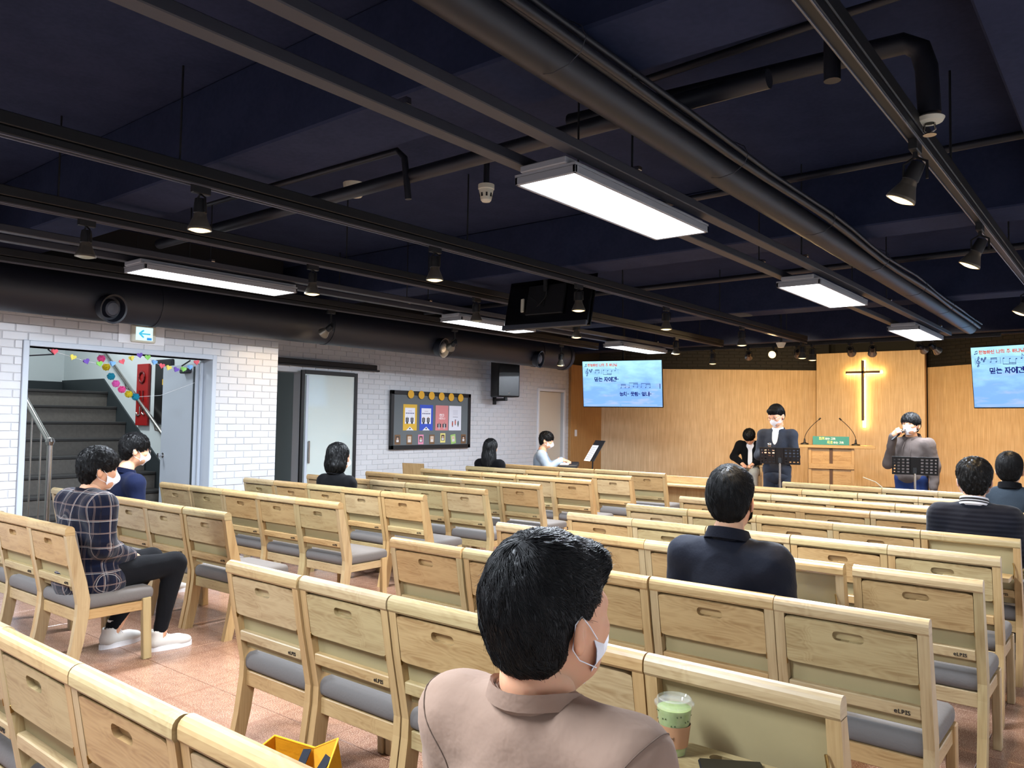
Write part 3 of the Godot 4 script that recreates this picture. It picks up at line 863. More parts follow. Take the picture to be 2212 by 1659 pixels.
	# cross pipes
	var cr := [[[Vector3(-6.5, 2.95, -3.24), Vector3(-1.2, 2.95, -3.18)], 0.042, "dark pipe crossing the ceiling before the nearest right light panel"],
		[[Vector3(-2.4, 3.12, -3.44), Vector3(-0.76, 3.12, -3.56), Vector3(-0.70, 3.08, -3.57), Vector3(-0.68, 3.0, -3.58), Vector3(-0.67, 2.80, -3.58)], 0.045, "dark pipe with an elbow dropping beside the right track"],
		[[Vector3(-3.0, 3.0, -4.80), Vector3(-0.42, 3.0, -4.70)], 0.022, "thin dark pipe crossing toward the right ceiling beam"],
		[[Vector3(-5.6, 3.1, -3.10), Vector3(-3.45, 3.1, -3.15), Vector3(-3.40, 3.05, -3.16), Vector3(-3.38, 2.80, -3.18)], 0.020, "thin dark conduit bending down to the middle track"],
		[[Vector3(-2.2, 3.2, -3.40), Vector3(-0.5, 3.2, -3.28)], 0.02, "thin dark conduit near the top right of the ceiling"],
		[[Vector3(-0.86, 3.3, -2.9), Vector3(-0.86, 2.75, -2.9)], 0.03, "vertical dark pipe stub beside the right track"],
		[[Vector3(-8.0, 3.02, -7.9), Vector3(-0.5, 3.02, -7.7)], 0.03, "dark pipe crossing the ceiling above the middle light panels"]]
	for q in cr: solo("ceiling_pipe", q[2], "pipe", tb(q[0], q[1], 12), M.duct, Vector3.ZERO, Vector3.ZERO, "dark ceiling pipes")
	# round duct along the left wall, with swivel nozzles
	var du := thing("air_duct", "fat round black air duct running along the left wall", "duct", Vector3(-7.32, 2.55, -4.2))
	part(du, "duct_body", tb([Vector3(0, 0, 5.8), Vector3(0, 0, -6.15)], 0.215, 28), M.duct)
	part(du, "end_cap", tb([Vector3(0, 0, -6.13), Vector3(0, 0, -6.2)], 0.225, 28), M.duct)
	for k in 6: part(du, "duct_seam", tb([Vector3(0, 0, 4.6 - k * 2.0), Vector3(0, 0, 4.56 - k * 2.0)], 0.221, 28), M.duct)
	for z in [-3.12, -7.32, -9.42]:
		var nz := MB.new()
		nz.lathe([Vector2(0, 0.02), Vector2(0.07, 0.025), Vector2(0.078, 0.0), Vector2(0.085, -0.02), Vector2(0.105, -0.02), Vector2(0.115, 0.04), Vector2(0.13, 0.045), Vector2(0.128, 0.02), Vector2(0.11, -0.06)], 28)
		part(du, "air_nozzle", nz.mesh(), M.duct, Vector3(0.23, -0.12, z + 4.2), Vector3(0, deg_to_rad(12), deg_to_rad(-100)))
		part(du, "nozzle_disc", lt([Vector2(0, 0.036), Vector2(0.055, 0.03), Vector2(0.066, 0.02)], 24), M.steelgrey, Vector3(0.235, -0.12, z + 4.2), Vector3(0, deg_to_rad(12), deg_to_rad(-100)))
	# small ceiling fittings
	var sd := thing("smoke_detector", "cream dome smoke detector on the dark ceiling by the nearest panel", "detector", Vector3(-3.42, 3.02, -3.93))
	part(sd, "base", lt([Vector2(0.0, 0.06), Vector2(0.055, 0.06), Vector2(0.055, 0.03), Vector2(0.05, 0.025)], 20), M.plastic)
	part(sd, "dome", lt([Vector2(0, -0.055), Vector2(0.028, -0.055), Vector2(0.036, -0.045), Vector2(0.05, 0.025)], 20), M.plastic)
	for k in 8: part(sd, "slot", bx(Vector3(0.012, 0.025, 0.006)), M.black, Vector3(sin(k * TAU / 8) * 0.042, -0.012, cos(k * TAU / 8) * 0.042), Vector3(0, k * TAU / 8, 0))
	part(sd, "conduit", tb([Vector3(0, 0.05, 0), Vector3(0, 0.28, 0)], 0.02, 8), M.duct)
	var s2 := thing("smoke_detector", "small pale detector hanging at the stage track near the wood panel", "detector", Vector3(-4.05, 2.66, -11.2))
	part(s2, "dome", lt([Vector2(0, -0.05), Vector2(0.04, -0.05), Vector2(0.07, 0.02), Vector2(0, 0.03)], 16), M.plastic)
	part(s2, "conduit", tb([Vector3(0, 0.02, 0), Vector3(0, 0.64, 0)], 0.015, 8), M.duct)
	for q in [[Vector3(-4.7, 3.22, -3.85), "round pale ceiling fitting left of the dome detector"], [Vector3(-2.25, 3.22, -3.95), "round pale ceiling fitting above the nearest right panel"]]:
		solo("ceiling_disc", q[1], "ceiling fitting", lt([Vector2(0, -0.02), Vector2(0.06, -0.02), Vector2(0.075, 0.0), Vector2(0.085, 0.08)], 20), M.plastic, q[0])
	var sp := thing("sprinkler_head", "pale sprinkler plate below the dropped pipe by the right track", "sprinkler", Vector3(-0.67, 2.78, -3.58))
	part(sp, "plate", lt([Vector2(0.02, -0.02), Vector2(0.05, -0.015), Vector2(0.058, 0.0), Vector2(0.04, 0.012), Vector2(0.0, 0.014)], 20), M.plastic)
	part(sp, "frame", tb([Vector3(-0.018, -0.02, 0), Vector3(-0.022, -0.05, 0), Vector3(0, -0.065, 0), Vector3(0.022, -0.05, 0), Vector3(0.018, -0.02, 0)], 0.004, 6), M.steel)
	part(sp, "deflector", lt([Vector2(0, -0.07), Vector2(0.026, -0.07), Vector2(0.026, -0.066), Vector2(0, -0.066)], 16), M.steel)
	solo("cable_clamp", "small bright metal clamp on the left rail above the middle", "clamp", bx(Vector3(0.06, 0.03, 0.03), 0.004), M.steel, Vector3(-2.11, 2.663, -1.95))
	# the display hung with its back to us
	var mo := thing("hanging_monitor", "black monitor hung from the ceiling with its back and cables showing", "monitor", Vector3(-4.44, 2.64, -6.04), deg_to_rad(3))
	var mt := Vector3(deg_to_rad(-14), 0, 0)
	part(mo, "back_shell", bx(Vector3(0.95, 0.50, 0.05), 0.012), M.blackgloss, Vector3.ZERO, mt)
	part(mo, "bezel", bx(Vector3(0.98, 0.53, 0.02), 0.006), M.blackgloss, Vector3(0, 0, -0.035), mt)
	part(mo, "bottom_strip", bx(Vector3(0.96, 0.05, 0.03), 0.004), M.steelgrey, Vector3(0, -0.235, 0.085), mt)
	part(mo, "wall_mount", bx(Vector3(0.42, 0.3, 0.03), 0.004), M.black, Vector3(0, 0.02, 0.04), mt)
	part(mo, "ceiling_pole", tb([Vector3(0, 0.1, 0.05), Vector3(0, 0.7, 0.05)], 0.022, 10), M.black)
	part(mo, "sticker", bx(Vector3(0.10, 0.05, 0.004), 0.001), M.plastic, Vector3(0.0, -0.06, 0.065), mt)
	part(mo, "adapter_box", bx(Vector3(0.035, 0.14, 0.02), 0.004), M.plastic, Vector3(-0.27, -0.02, 0.045), mt + Vector3(0, 0, deg_to_rad(8)))
	for k in 3: part(mo, "cable", tb([Vector3(-0.2, 0.08, 0.04), Vector3(-0.1 + k * 0.05, -0.06, 0.07), Vector3(0.02, 0.05 + k * 0.03, 0.06), Vector3(0, 0.22, 0.06)], 0.005, 6), M.black)

# ---------- chairs
var chair_m := {}
func ring_panel(w: float, h: float, th: float, sw: float, sh: float, sy: float) -> ArrayMesh:
	# a board with rounded corners and a slotted hand-hold, centred; faces +z, with the recess open to +z
	var m := MB.new()
	var N := 40
	var o: Array[Vector2] = []
	var i: Array[Vector2] = []
	for k in N:
		var a := TAU * k / N
		var d := Vector2(cos(a), sin(a))
		# outer: rounded rectangle by angle
		var e := Vector2(w / 2 - 0.012, h / 2 - 0.012)
		var f := Vector2(pow(absf(d.x), 0.35) * signf(d.x), pow(absf(d.y), 0.35) * signf(d.y))
		f = f / maxf(absf(f.x), absf(f.y))
		var p := Vector2(f.x * w / 2, f.y * h / 2)
		var c := Vector2(clampf(p.x, -e.x, e.x), clampf(p.y, -e.y, e.y))
		if (p - c).length() > 1e-5 and absf(p.x) > e.x and absf(p.y) > e.y: p = c + (p - c).normalized() * 0.012
		o.append(p)
		var s := Vector2(clampf(f.x * sw / 2, -sw / 2 + sh / 2, sw / 2 - sh / 2), 0)
		var q := Vector2(f.x * sw / 2, f.y * sh / 2) - s
		q = s + q.normalized() * sh / 2 if q.length() > 1e-5 else s
		i.append(q + Vector2(0, sy))
	var F := Vector3(0, 0, 1)
	for k in N:
		var l := (k + 1) % N
		var oa := Vector3(o[k].x, o[k].y, th / 2); var ob := Vector3(o[l].x, o[l].y, th / 2)
		var ia := Vector3(i[k].x, i[k].y, th / 2); var ib := Vector3(i[l].x, i[l].y, th / 2)
		var dz := Vector3(0, 0, -th)
		var rz := Vector3(0, 0, -th * 0.72)
		m.quad(oa, ob, ib, ia, F)
		var on := Vector3(o[k].x + o[l].x, o[k].y + o[l].y, 0).normalized()
		m.quad(oa, ob, ob + dz, oa + dz, on)
		m.quad(ia, ib, ib + rz, ia + rz, -Vector3(i[k].x + i[l].x, i[k].y + i[l].y - 2 * sy, 0).normalized())
		m.tri(Vector3(0, sy, th / 2) + rz, ia + rz, ib + rz, F, F, F)
		m.tri(dz + Vector3(0, 0, th / 2), oa + dz, ob + dz, -F, -F, -F)
	return m.mesh()

func chair_meshes() -> void:
	var W := 0.52
	var C := chair_m
	var p := MB.new()
	p.t = Transform3D(Basis(Vector3(0, 0, 1), Vector3(0, 1, 0), Vector3(-1, 0, 0)), Vector3.ZERO)
	p.prism([Vector2(-0.002, 0.80), Vector2(-0.030, 0.64), Vector2(-0.066, 0.47), Vector2(-0.080, 0.40), Vector2(-0.078, 0.33), Vector2(-0.058, 0.18), Vector2(-0.022, 0.0), Vector2(-0.082, 0.0), Vector2(-0.122, 0.18), Vector2(-0.146, 0.33), Vector2(-0.150, 0.42), Vector2(-0.128, 0.52), Vector2(-0.050, 0.80)], 0.036)
	C.post = p.mesh()
	var r := MB.new()
	r.t = p.t
	var prof := [Vector2(-0.002, 0.798), Vector2(0.004, 0.806)]
	for k in 9:
		var a := PI * k / 8
		prof.append(Vector2(-0.022 + 0.027 * cos(a), 0.828 + 0.025 * sin(a)))
	prof.append(Vector2(-0.052, 0.798))
	# rounded rail: same prism, smooth over the bull-nose
	r.prism(prof, W)
	C.rail = r.mesh()
	C.panel = ring_panel(0.444, 0.172, 0.024, 0.108, 0.034, 0.042)
	C.board = bx(Vector3(0.448, 0.36, 0.012), 0.002)
	var bc := MB.new()
	bc.pillow(Vector3(0.446, 0.34, 0.04), Vector3.ZERO, 0.018, 4)
	C.pad = bc.mesh()
	C.ledge = bx(Vector3(0.448, 0.045, 0.055), 0.004)
	var s := MB.new()
	s.pillow(Vector3(0.50, 0.085, 0.46), Vector3.ZERO, 0.036, 8)
	C.cushion = s.mesh()
	C.apron = bx(Vector3(0.448, 0.065, 0.024), 0.003)
	C.side = bx(Vector3(0.024, 0.055, 0.36), 0.003)
	C.leg = bx(Vector3(0.036, 0.375, 0.052), 0.004)
	C.link = bx(Vector3(0.003, 0.024, 0.010), 0.001)
	C.hinge = tb([Vector3(0, -0.045, 0), Vector3(0.006, -0.02, 0.004), Vector3(0.006, 0.02, 0.004), Vector3(0, 0.045, 0)], 0.004, 6)
	var tx := TextMesh.new()
	tx.text = "eLPIS"
	var fnt := SystemFont.new()
	fnt.font_names = PackedStringArray(["Droid Sans"])
	fnt.font_weight = 700
	tx.font = fnt
	tx.font_size = 24
	tx.pixel_size = 0.00085
	tx.depth = 0.0012
	C.mark = tx

func make_chair(open_: bool) -> Node3D:
	var C := chair_m
	var t := thing("wooden_chair", "", "chair")
	var W := 0.52
	var tilt := Vector3(deg_to_rad(10.5), 0, 0)
	for s in [-1.0, 1.0]: part(t, "side_post", C.post, M.wv0, Vector3(s * 0.242, 0, 0))
	part(t, "top_rail", C.rail, M.wh0)
	part(t, "back_board", C.board, M.olive, Vector3(0, 0.640, -0.066), tilt)
	part(t, "back_pad", C.pad, M.seat, Vector3(0, 0.655, -0.092), tilt)
	if open_:
		part(t, "desk_flap", C.panel, M.wh0, Vector3(0, 0.632, 0.070), Vector3(deg_to_rad(-90), 0, 0))
		for s in [-1.0, 1.0]: part(t, "hinge", C.hinge, M.brass, Vector3(s * 0.222, 0.665, -0.012))
	else:
		part(t, "desk_flap", C.panel, M.wh0, Vector3(0, 0.706, -0.032), tilt)
		for s in [-1.0, 1.0]: part(t, "hinge", C.link, M.brass, Vector3(s * 0.2225, 0.618, -0.038), tilt)
	part(t, "ledge", C.ledge, M.wh0, Vector3(0, 0.523, -0.082), tilt * 0.4)
	part(t, "printed_mark", C.mark, M.print, Vector3(0.165, 0.517, -0.0535), tilt * 0.4)
	part(t, "seat_cushion", C.cushion, M.seat, Vector3(0, 0.398, -0.315))
	part(t, "apron", C.apron, M.wh0, Vector3(0, 0.325, -0.105))
	part(t, "apron", C.apron, M.wh0, Vector3(0, 0.325, -0.495))
	for s in [-1.0, 1.0]:
		part(t, "side_rail", C.side, M.wh0, Vector3(s * 0.236, 0.33, -0.31))
		part(t, "front_leg", C.leg, M.wv0, Vector3(s * 0.241, 0.1875, -0.497), Vector3(deg_to_rad(2.5), 0, 0))
	return t

func chairs() -> void:
	chair_meshes()
	var closed := make_chair(false)
	var opened := make_chair(true)
	var used := {closed: false, opened: false}
	var rows := []
	var RZ := {-1: -0.875, 0: -1.949, 1: -2.918, 2: -3.816, 3: -4.591, 4: -5.412, 5: -6.321, 6: -7.09, 7: -7.94, 8: -8.831}
	var LZ := {1: -1.850, 2: -2.817, 3: -3.775, 4: -4.675, 5: -5.469, 6: -6.321, 7: -7.268, 8: -8.149, 9: -8.967}
	var opens := {"R0_4": 1, "R2_3": 1, "R4_4": 1, "L7_0": 1, "L9_0": 1}
	for b in ["R", "L"]:
		var zz: Dictionary = RZ if b == "R" else LZ
		for r in zz:
			for j in 5:
				if b == "L" and r == 1 and j < 2: continue
				var key := "%s%d_%d" % [b, r, j]
				var op := opens.has(key)
				var src: Node3D = opened if op else closed
				var o: Node3D
				if not used[src]:
					o = src
					used[src] = true
				else:
					o = src.duplicate()
					o.name = numbered("wooden_chair")
					add_child(o)
				var x0 := -3.186 if b == "R" else -7.382
				var turn := 0.0 if b == "R" else 0.0221
				var at := Vector3(x0, 0, zz[r]) + Basis(Vector3.UP, turn) * Vector3((j + 0.5) * 0.525, 0, 0)
				at.z += rng.randf_range(-0.012, 0.012)
				if key == "R2_4": at += Vector3(0.03, 0, -0.02)
				o.position = at
				o.rotation.y = turn + rng.randf_range(-0.006, 0.006)
				var front: int = (8 - r) if b == "R" else (9 - r)
				var from: int = j if b == "R" else 4 - j
				o.set_meta("label", "pale wood chair%s, %s row from stage, %s block, %s from aisle" % [" with desk flap down" if op else "", ordinal(front), "right" if b == "R" else "left", ordinal(from)])
				o.set_meta("group", "pale wood chairs of the %s block" % ("right" if b == "R" else "left"))
				for c in o.get_children():
					if c.material_override == null: continue
					var nm := String(c.name)
					var v := rng.randi() % 4
					if nm.begins_with("side_post") or nm.begins_with("front_leg"): c.material_override = M["wv%d" % v]
					elif nm.begins_with("top_rail") or nm.begins_with("desk_flap") or nm.begins_with("ledge") or nm.begins_with("apron") or nm.begins_with("side_rail"): c.material_override = M["wh%d" % v]

# ---------- writing, drawn stroke by stroke
const JL := "ㄱㄲㄴㄷㄸㄹㅁㅂㅃㅅㅆㅇㅈㅉㅊㅋㅌㅍㅎ"
func dot_line(im: Image, a: Vector2, b: Vector2, w: float, c: Color) -> void:
	var n := int((b - a).length() / maxf(w * 0.35, 0.7)) + 1
	for k in n + 1:
		var p := a.lerp(b, float(k) / n)
		im.fill_rect(Rect2i(int(p.x - w / 2), int(p.y - w / 2), maxi(1, int(round(w))), maxi(1, int(round(w)))), c)
func strokes(im: Image, ls: Array, o: Vector2, s: Vector2, w: float, c: Color) -> void:
	for l in ls:
		for k in l.size() - 1: dot_line(im, o + l[k] * s, o + l[k + 1] * s, w, c)
func V2(a: Array) -> Array:
	var r := []
	for k in range(0, a.size(), 2): r.append(Vector2(a[k], a[k + 1]))
	return r
func ring2(c: Vector2, r: Vector2) -> Array:
	var a := []
	for k in 13: a.append(c + Vector2(cos(k * TAU / 12), sin(k * TAU / 12)) * r)
	return a
func jamo(j: String) -> Array:
	match j:
		"ㄱ": return [V2([0, 0, 1, 0, 1, 1])]
		"ㄴ": return [V2([0, 0, 0, 1, 1, 1])]
		"ㄷ": return [V2([1, 0, 0, 0, 0, 1, 1, 1])]
		"ㄹ": return [V2([0, 0, 1, 0, 1, 0.5, 0, 0.5, 0, 1, 1, 1])]
		"ㅁ": return [V2([0, 0, 1, 0, 1, 1, 0, 1, 0, 0])]
		"ㅂ": return [V2([0, 0, 0, 1, 1, 1, 1, 0]), V2([0, 0.5, 1, 0.5])]
		"ㅅ": return [V2([0.5, 0, 0, 1]), V2([0.45, 0.3, 1, 1])]
		"ㅇ": return [ring2(Vector2(0.5, 0.5), Vector2(0.5, 0.5))]
		"ㅈ": return [V2([0, 0, 1, 0]), V2([0.5, 0, 0, 1]), V2([0.45, 0.4, 1, 1])]
		"ㅊ": return [V2([0.5, -0.2, 0.5, 0]), V2([0, 0.1, 1, 0.1]), V2([0.5, 0.1, 0, 1]), V2([0.45, 0.45, 1, 1])]
		"ㅎ": return [V2([0.3, 0, 0.7, 0]), V2([0, 0.28, 1, 0.28]), ring2(Vector2(0.5, 0.72), Vector2(0.38, 0.28))]
		"ㅄ": return [V2([0, 0, 0, 1, 0.42, 1, 0.42, 0]), V2([0, 0.5, 0.42, 0.5]), V2([0.75, 0, 0.55, 1]), V2([0.75, 0.3, 1, 1])]
	return []
func hangul(im: Image, text: String, at: Vector2, h: float, w: float, c: Color) -> void:
	var x := at.x
	for ch in text:
		var code := ch.unicode_at(0)
		if ch == " ": x += h * 0.42; continue
		if ch == "-": dot_line(im, Vector2(x + h * 0.05, at.y + h * 0.5), Vector2(x + h * 0.38, at.y + h * 0.5), w, c); x += h * 0.45; continue
		if code < 0xAC00 or code > 0xD7A3: continue
		var k := code - 0xAC00
		var L := JL[k / 588]
		var v := (k % 588) / 28
		var T := k % 28
		var top := 0.60 if T > 0 else 1.0
		var S := Vector2(h, h)
		var O := Vector2(x, at.y)
		var B := func(ls: Array, bx_: float, by: float, bw: float, bh: float) -> void:
			strokes(im, ls, O + Vector2(bx_, by) * S, Vector2(bw, bh) * S, w, c)
		if v in [0, 4, 5, 20, 1]:   # upright vowels
			B.call(jamo(L), 0.04, 0.08, 0.46, top * 0.78)
			if v == 5:
				B.call([V2([0.5, 0, 0.5, 1]), V2([0, 0.5, 0.5, 0.5]), V2([1, 0, 1, 1])], 0.58, 0, 0.32, top)
			elif v == 4: B.call([V2([1, 0, 1, 1]), V2([0, 0.5, 1, 0.5])], 0.56, 0, 0.26, top)
			elif v == 20: B.call([V2([0, 0, 0, 1])], 0.76, 0, 0.1, top)
			else: B.call([V2([0, 0, 0, 1]), V2([0, 0.45, 1, 0.45])], 0.68, 0, 0.24, top)
		elif v in [8, 12, 13, 17, 18]:   # flat vowels
			B.call(jamo(L), 0.2, 0.02, 0.56, top * 0.42)
			var ls := [V2([0, 0.5, 1, 0.5])]
			if v == 8: ls.append(V2([0.5, 0, 0.5, 0.5]))
			if v == 12: ls.append(V2([0.35, 0, 0.35, 0.5])); ls.append(V2([0.65, 0, 0.65, 0.5]))
			if v == 13: ls.append(V2([0.5, 0.5, 0.5, 1.1]))
			if v == 17: ls.append(V2([0.35, 0.5, 0.35, 1.1])); ls.append(V2([0.65, 0.5, 0.65, 1.1]))
			B.call(ls, 0.03, top * 0.56, 0.9, top * 0.36)
		else:   # corner vowels
			B.call(jamo(L), 0.08, 0.02, 0.5, top * 0.45)
			var ls := [V2([0, 0.6, 0.65, 0.6]), V2([0.82, -1.4, 0.82, 1.0])]
			if v == 11: ls.append(V2([0.33, 0, 0.33, 0.6]))
			if v == 16: ls.append(V2([0.33, 0.6, 0.33, 1.1]))
			B.call(ls, 0.03, top * 0.58, 0.95, top * 0.36)
		if T > 0:
			var fin := {4: "ㄴ", 7: "ㄷ", 8: "ㄹ", 16: "ㅁ", 18: "ㅄ", 19: "ㅅ", 21: "ㅇ", 1: "ㄱ"}
			if fin.has(T): B.call(jamo(fin[T]), 0.2, 0.68, 0.6, 0.28)
		x += h * 1.02
func note(im: Image, p: Vector2, up: float, c: Color) -> void:
	for k in 4: im.fill_rect(Rect2i(int(p.x - 5 + k), int(p.y - 3 - k * 0.6), 9, 6), c)
	if up != 0.0: dot_line(im, p + Vector2(5 if up < 0 else -5, 0), p + Vector2(5 if up < 0 else -5, up), 1.5, c)
func screen_tex() -> ImageTexture:
	var W := 960
	var H := 540
	var im := Image.create(W, H, false, Image.FORMAT_RGB8)
	var nb := FastNoiseLite.new()
	nb.seed = 3; nb.frequency = 0.006
	for y in range(0, H, 4):
		for x in range(0, W, 4):
			var c := Color(0.72, 0.95, 1.0).lerp(Color(0.52, 0.72, 1.0), clampf(y / 380.0 + nb.get_noise_2d(x * 0.6, y * 1.5) * 0.5, 0, 1))
			c = c.lerp(Color(0.70, 0.78, 0.95), clampf(nb.get_noise_2d(x * 0.5 + 900, y * 2.0) * 1.6 - 0.2 + (y - 380) / 500.0, 0, 0.8))
			im.fill_rect(Rect2i(x, y, 4, 4), c)
	var ink := Color(0.05, 0.12, 0.45)
	var red := Color(0.85, 0.30, 0.20)
	# double note, title
	note(im, Vector2(30, 62), 0, ink); note(im, Vector2(46, 58), 0, ink)
	dot_line(im, Vector2(34, 62), Vector2(36, 38), 2.5, ink); dot_line(im, Vector2(50, 58), Vector2(52, 34), 2.5, ink); dot_line(im, Vector2(36, 38), Vector2(52, 34), 5, ink)
	hangul(im, "전능하신 나의 주 하나님", Vector2(66, 30), 32, 5.0, red)
	# first staff
	for k in 5: dot_line(im, Vector2(30, 100 + k * 13), Vector2(450, 98 + k * 13), 1.3, ink)
	dot_line(im, Vector2(30, 100), Vector2(30, 152), 1.5, ink); dot_line(im, Vector2(236, 100), Vector2(236, 152), 1.5, ink)
	strokes(im, [V2([58, 172, 48, 176, 46, 166, 54, 160, 60, 168, 54, 96, 62, 84, 66, 98, 44, 124, 42, 142, 56, 150, 70, 140, 64, 126, 54, 132])], Vector2.ZERO, Vector2.ONE, 4.0, ink)
	for q in [[84, 96], [100, 112], [112, 90]]:
		dot_line(im, Vector2(q[0], q[1]), Vector2(q[0] - 2, q[1] + 24), 2.5, ink); dot_line(im, Vector2(q[0] + 6, q[1]), Vector2(q[0] + 4, q[1] + 24), 2.5, ink)
		dot_line(im, Vector2(q[0] - 5, q[1] + 8), Vector2(q[0] + 11, q[1] + 5), 3.5, ink); dot_line(im, Vector2(q[0] - 5, q[1] + 17), Vector2(q[0] + 11, q[1] + 14), 3.5, ink)
	note(im, Vector2(156, 138), -34, ink); note(im, Vector2(202, 138), -34, ink)
	for y in [102, 112]: dot_line(im, Vector2(161, y), Vector2(207, y), 5, ink)
	for q in [[262, 108], [312, 114], [362, 118], [402, 116]]: note(im, Vector2(q[0], q[1]), 0, ink)
	dot_line(im, Vector2(257, 108), Vector2(257, 160), 1.5, ink); dot_line(im, Vector2(307, 114), Vector2(307, 160), 1.5, ink); dot_line(im, Vector2(357, 118), Vector2(357, 160), 1.5, ink); dot_line(im, Vector2(407, 116), Vector2(407, 76), 1.5, ink); dot_line(im, Vector2(407, 76), Vector2(420, 94), 3, ink)
	dot_line(im, Vector2(257, 160), Vector2(357, 162), 5, ink); dot_line(im, Vector2(307, 150), Vector2(357, 151), 5, ink)
	hangul(im, "믿는 자에겐-", Vector2(146, 190), 50, 7.5, ink)
	# second staff, lower right
	for k in 5: dot_line(im, Vector2(430, 278 + k * 12), Vector2(935, 276 + k * 12), 1.2, ink)
	var g := [[470, 320], [520, 318], [566, 318], [620, 306], [668, 312], [712, 312], [766, 318], [816, 318]]
	for q in g: note(im, Vector2(q[0], q[1]), -42, ink)
	for q in [[475, 525, 276], [475, 525, 286], [571, 673, 262], [625, 673, 274], [717, 821, 268], [771, 821, 282]]: dot_line(im, Vector2(q[0], q[2]), Vector2(q[1], q[2]), 5, ink)
	dot_line(im, Vector2(936, 276), Vector2(936, 326), 8, ink)
	hangul(im, "능치- 못함- 없네-", Vector2(452, 368), 46, 6.5, ink)
	im.fill_rect(Rect2i(20, 512, 430, 18), Color(0.60, 0.75, 1.0)); im.fill_rect(Rect2i(470, 512, 430, 18), Color(0.62, 0.76, 1.0))
	return ImageTexture.create_from_image(im)
func print_mat(tx: Texture2D, rough := 0.6) -> StandardMaterial3D:
	var m := mk(Color(1, 1, 1), rough)
	m.albedo_texture = tx
	return m

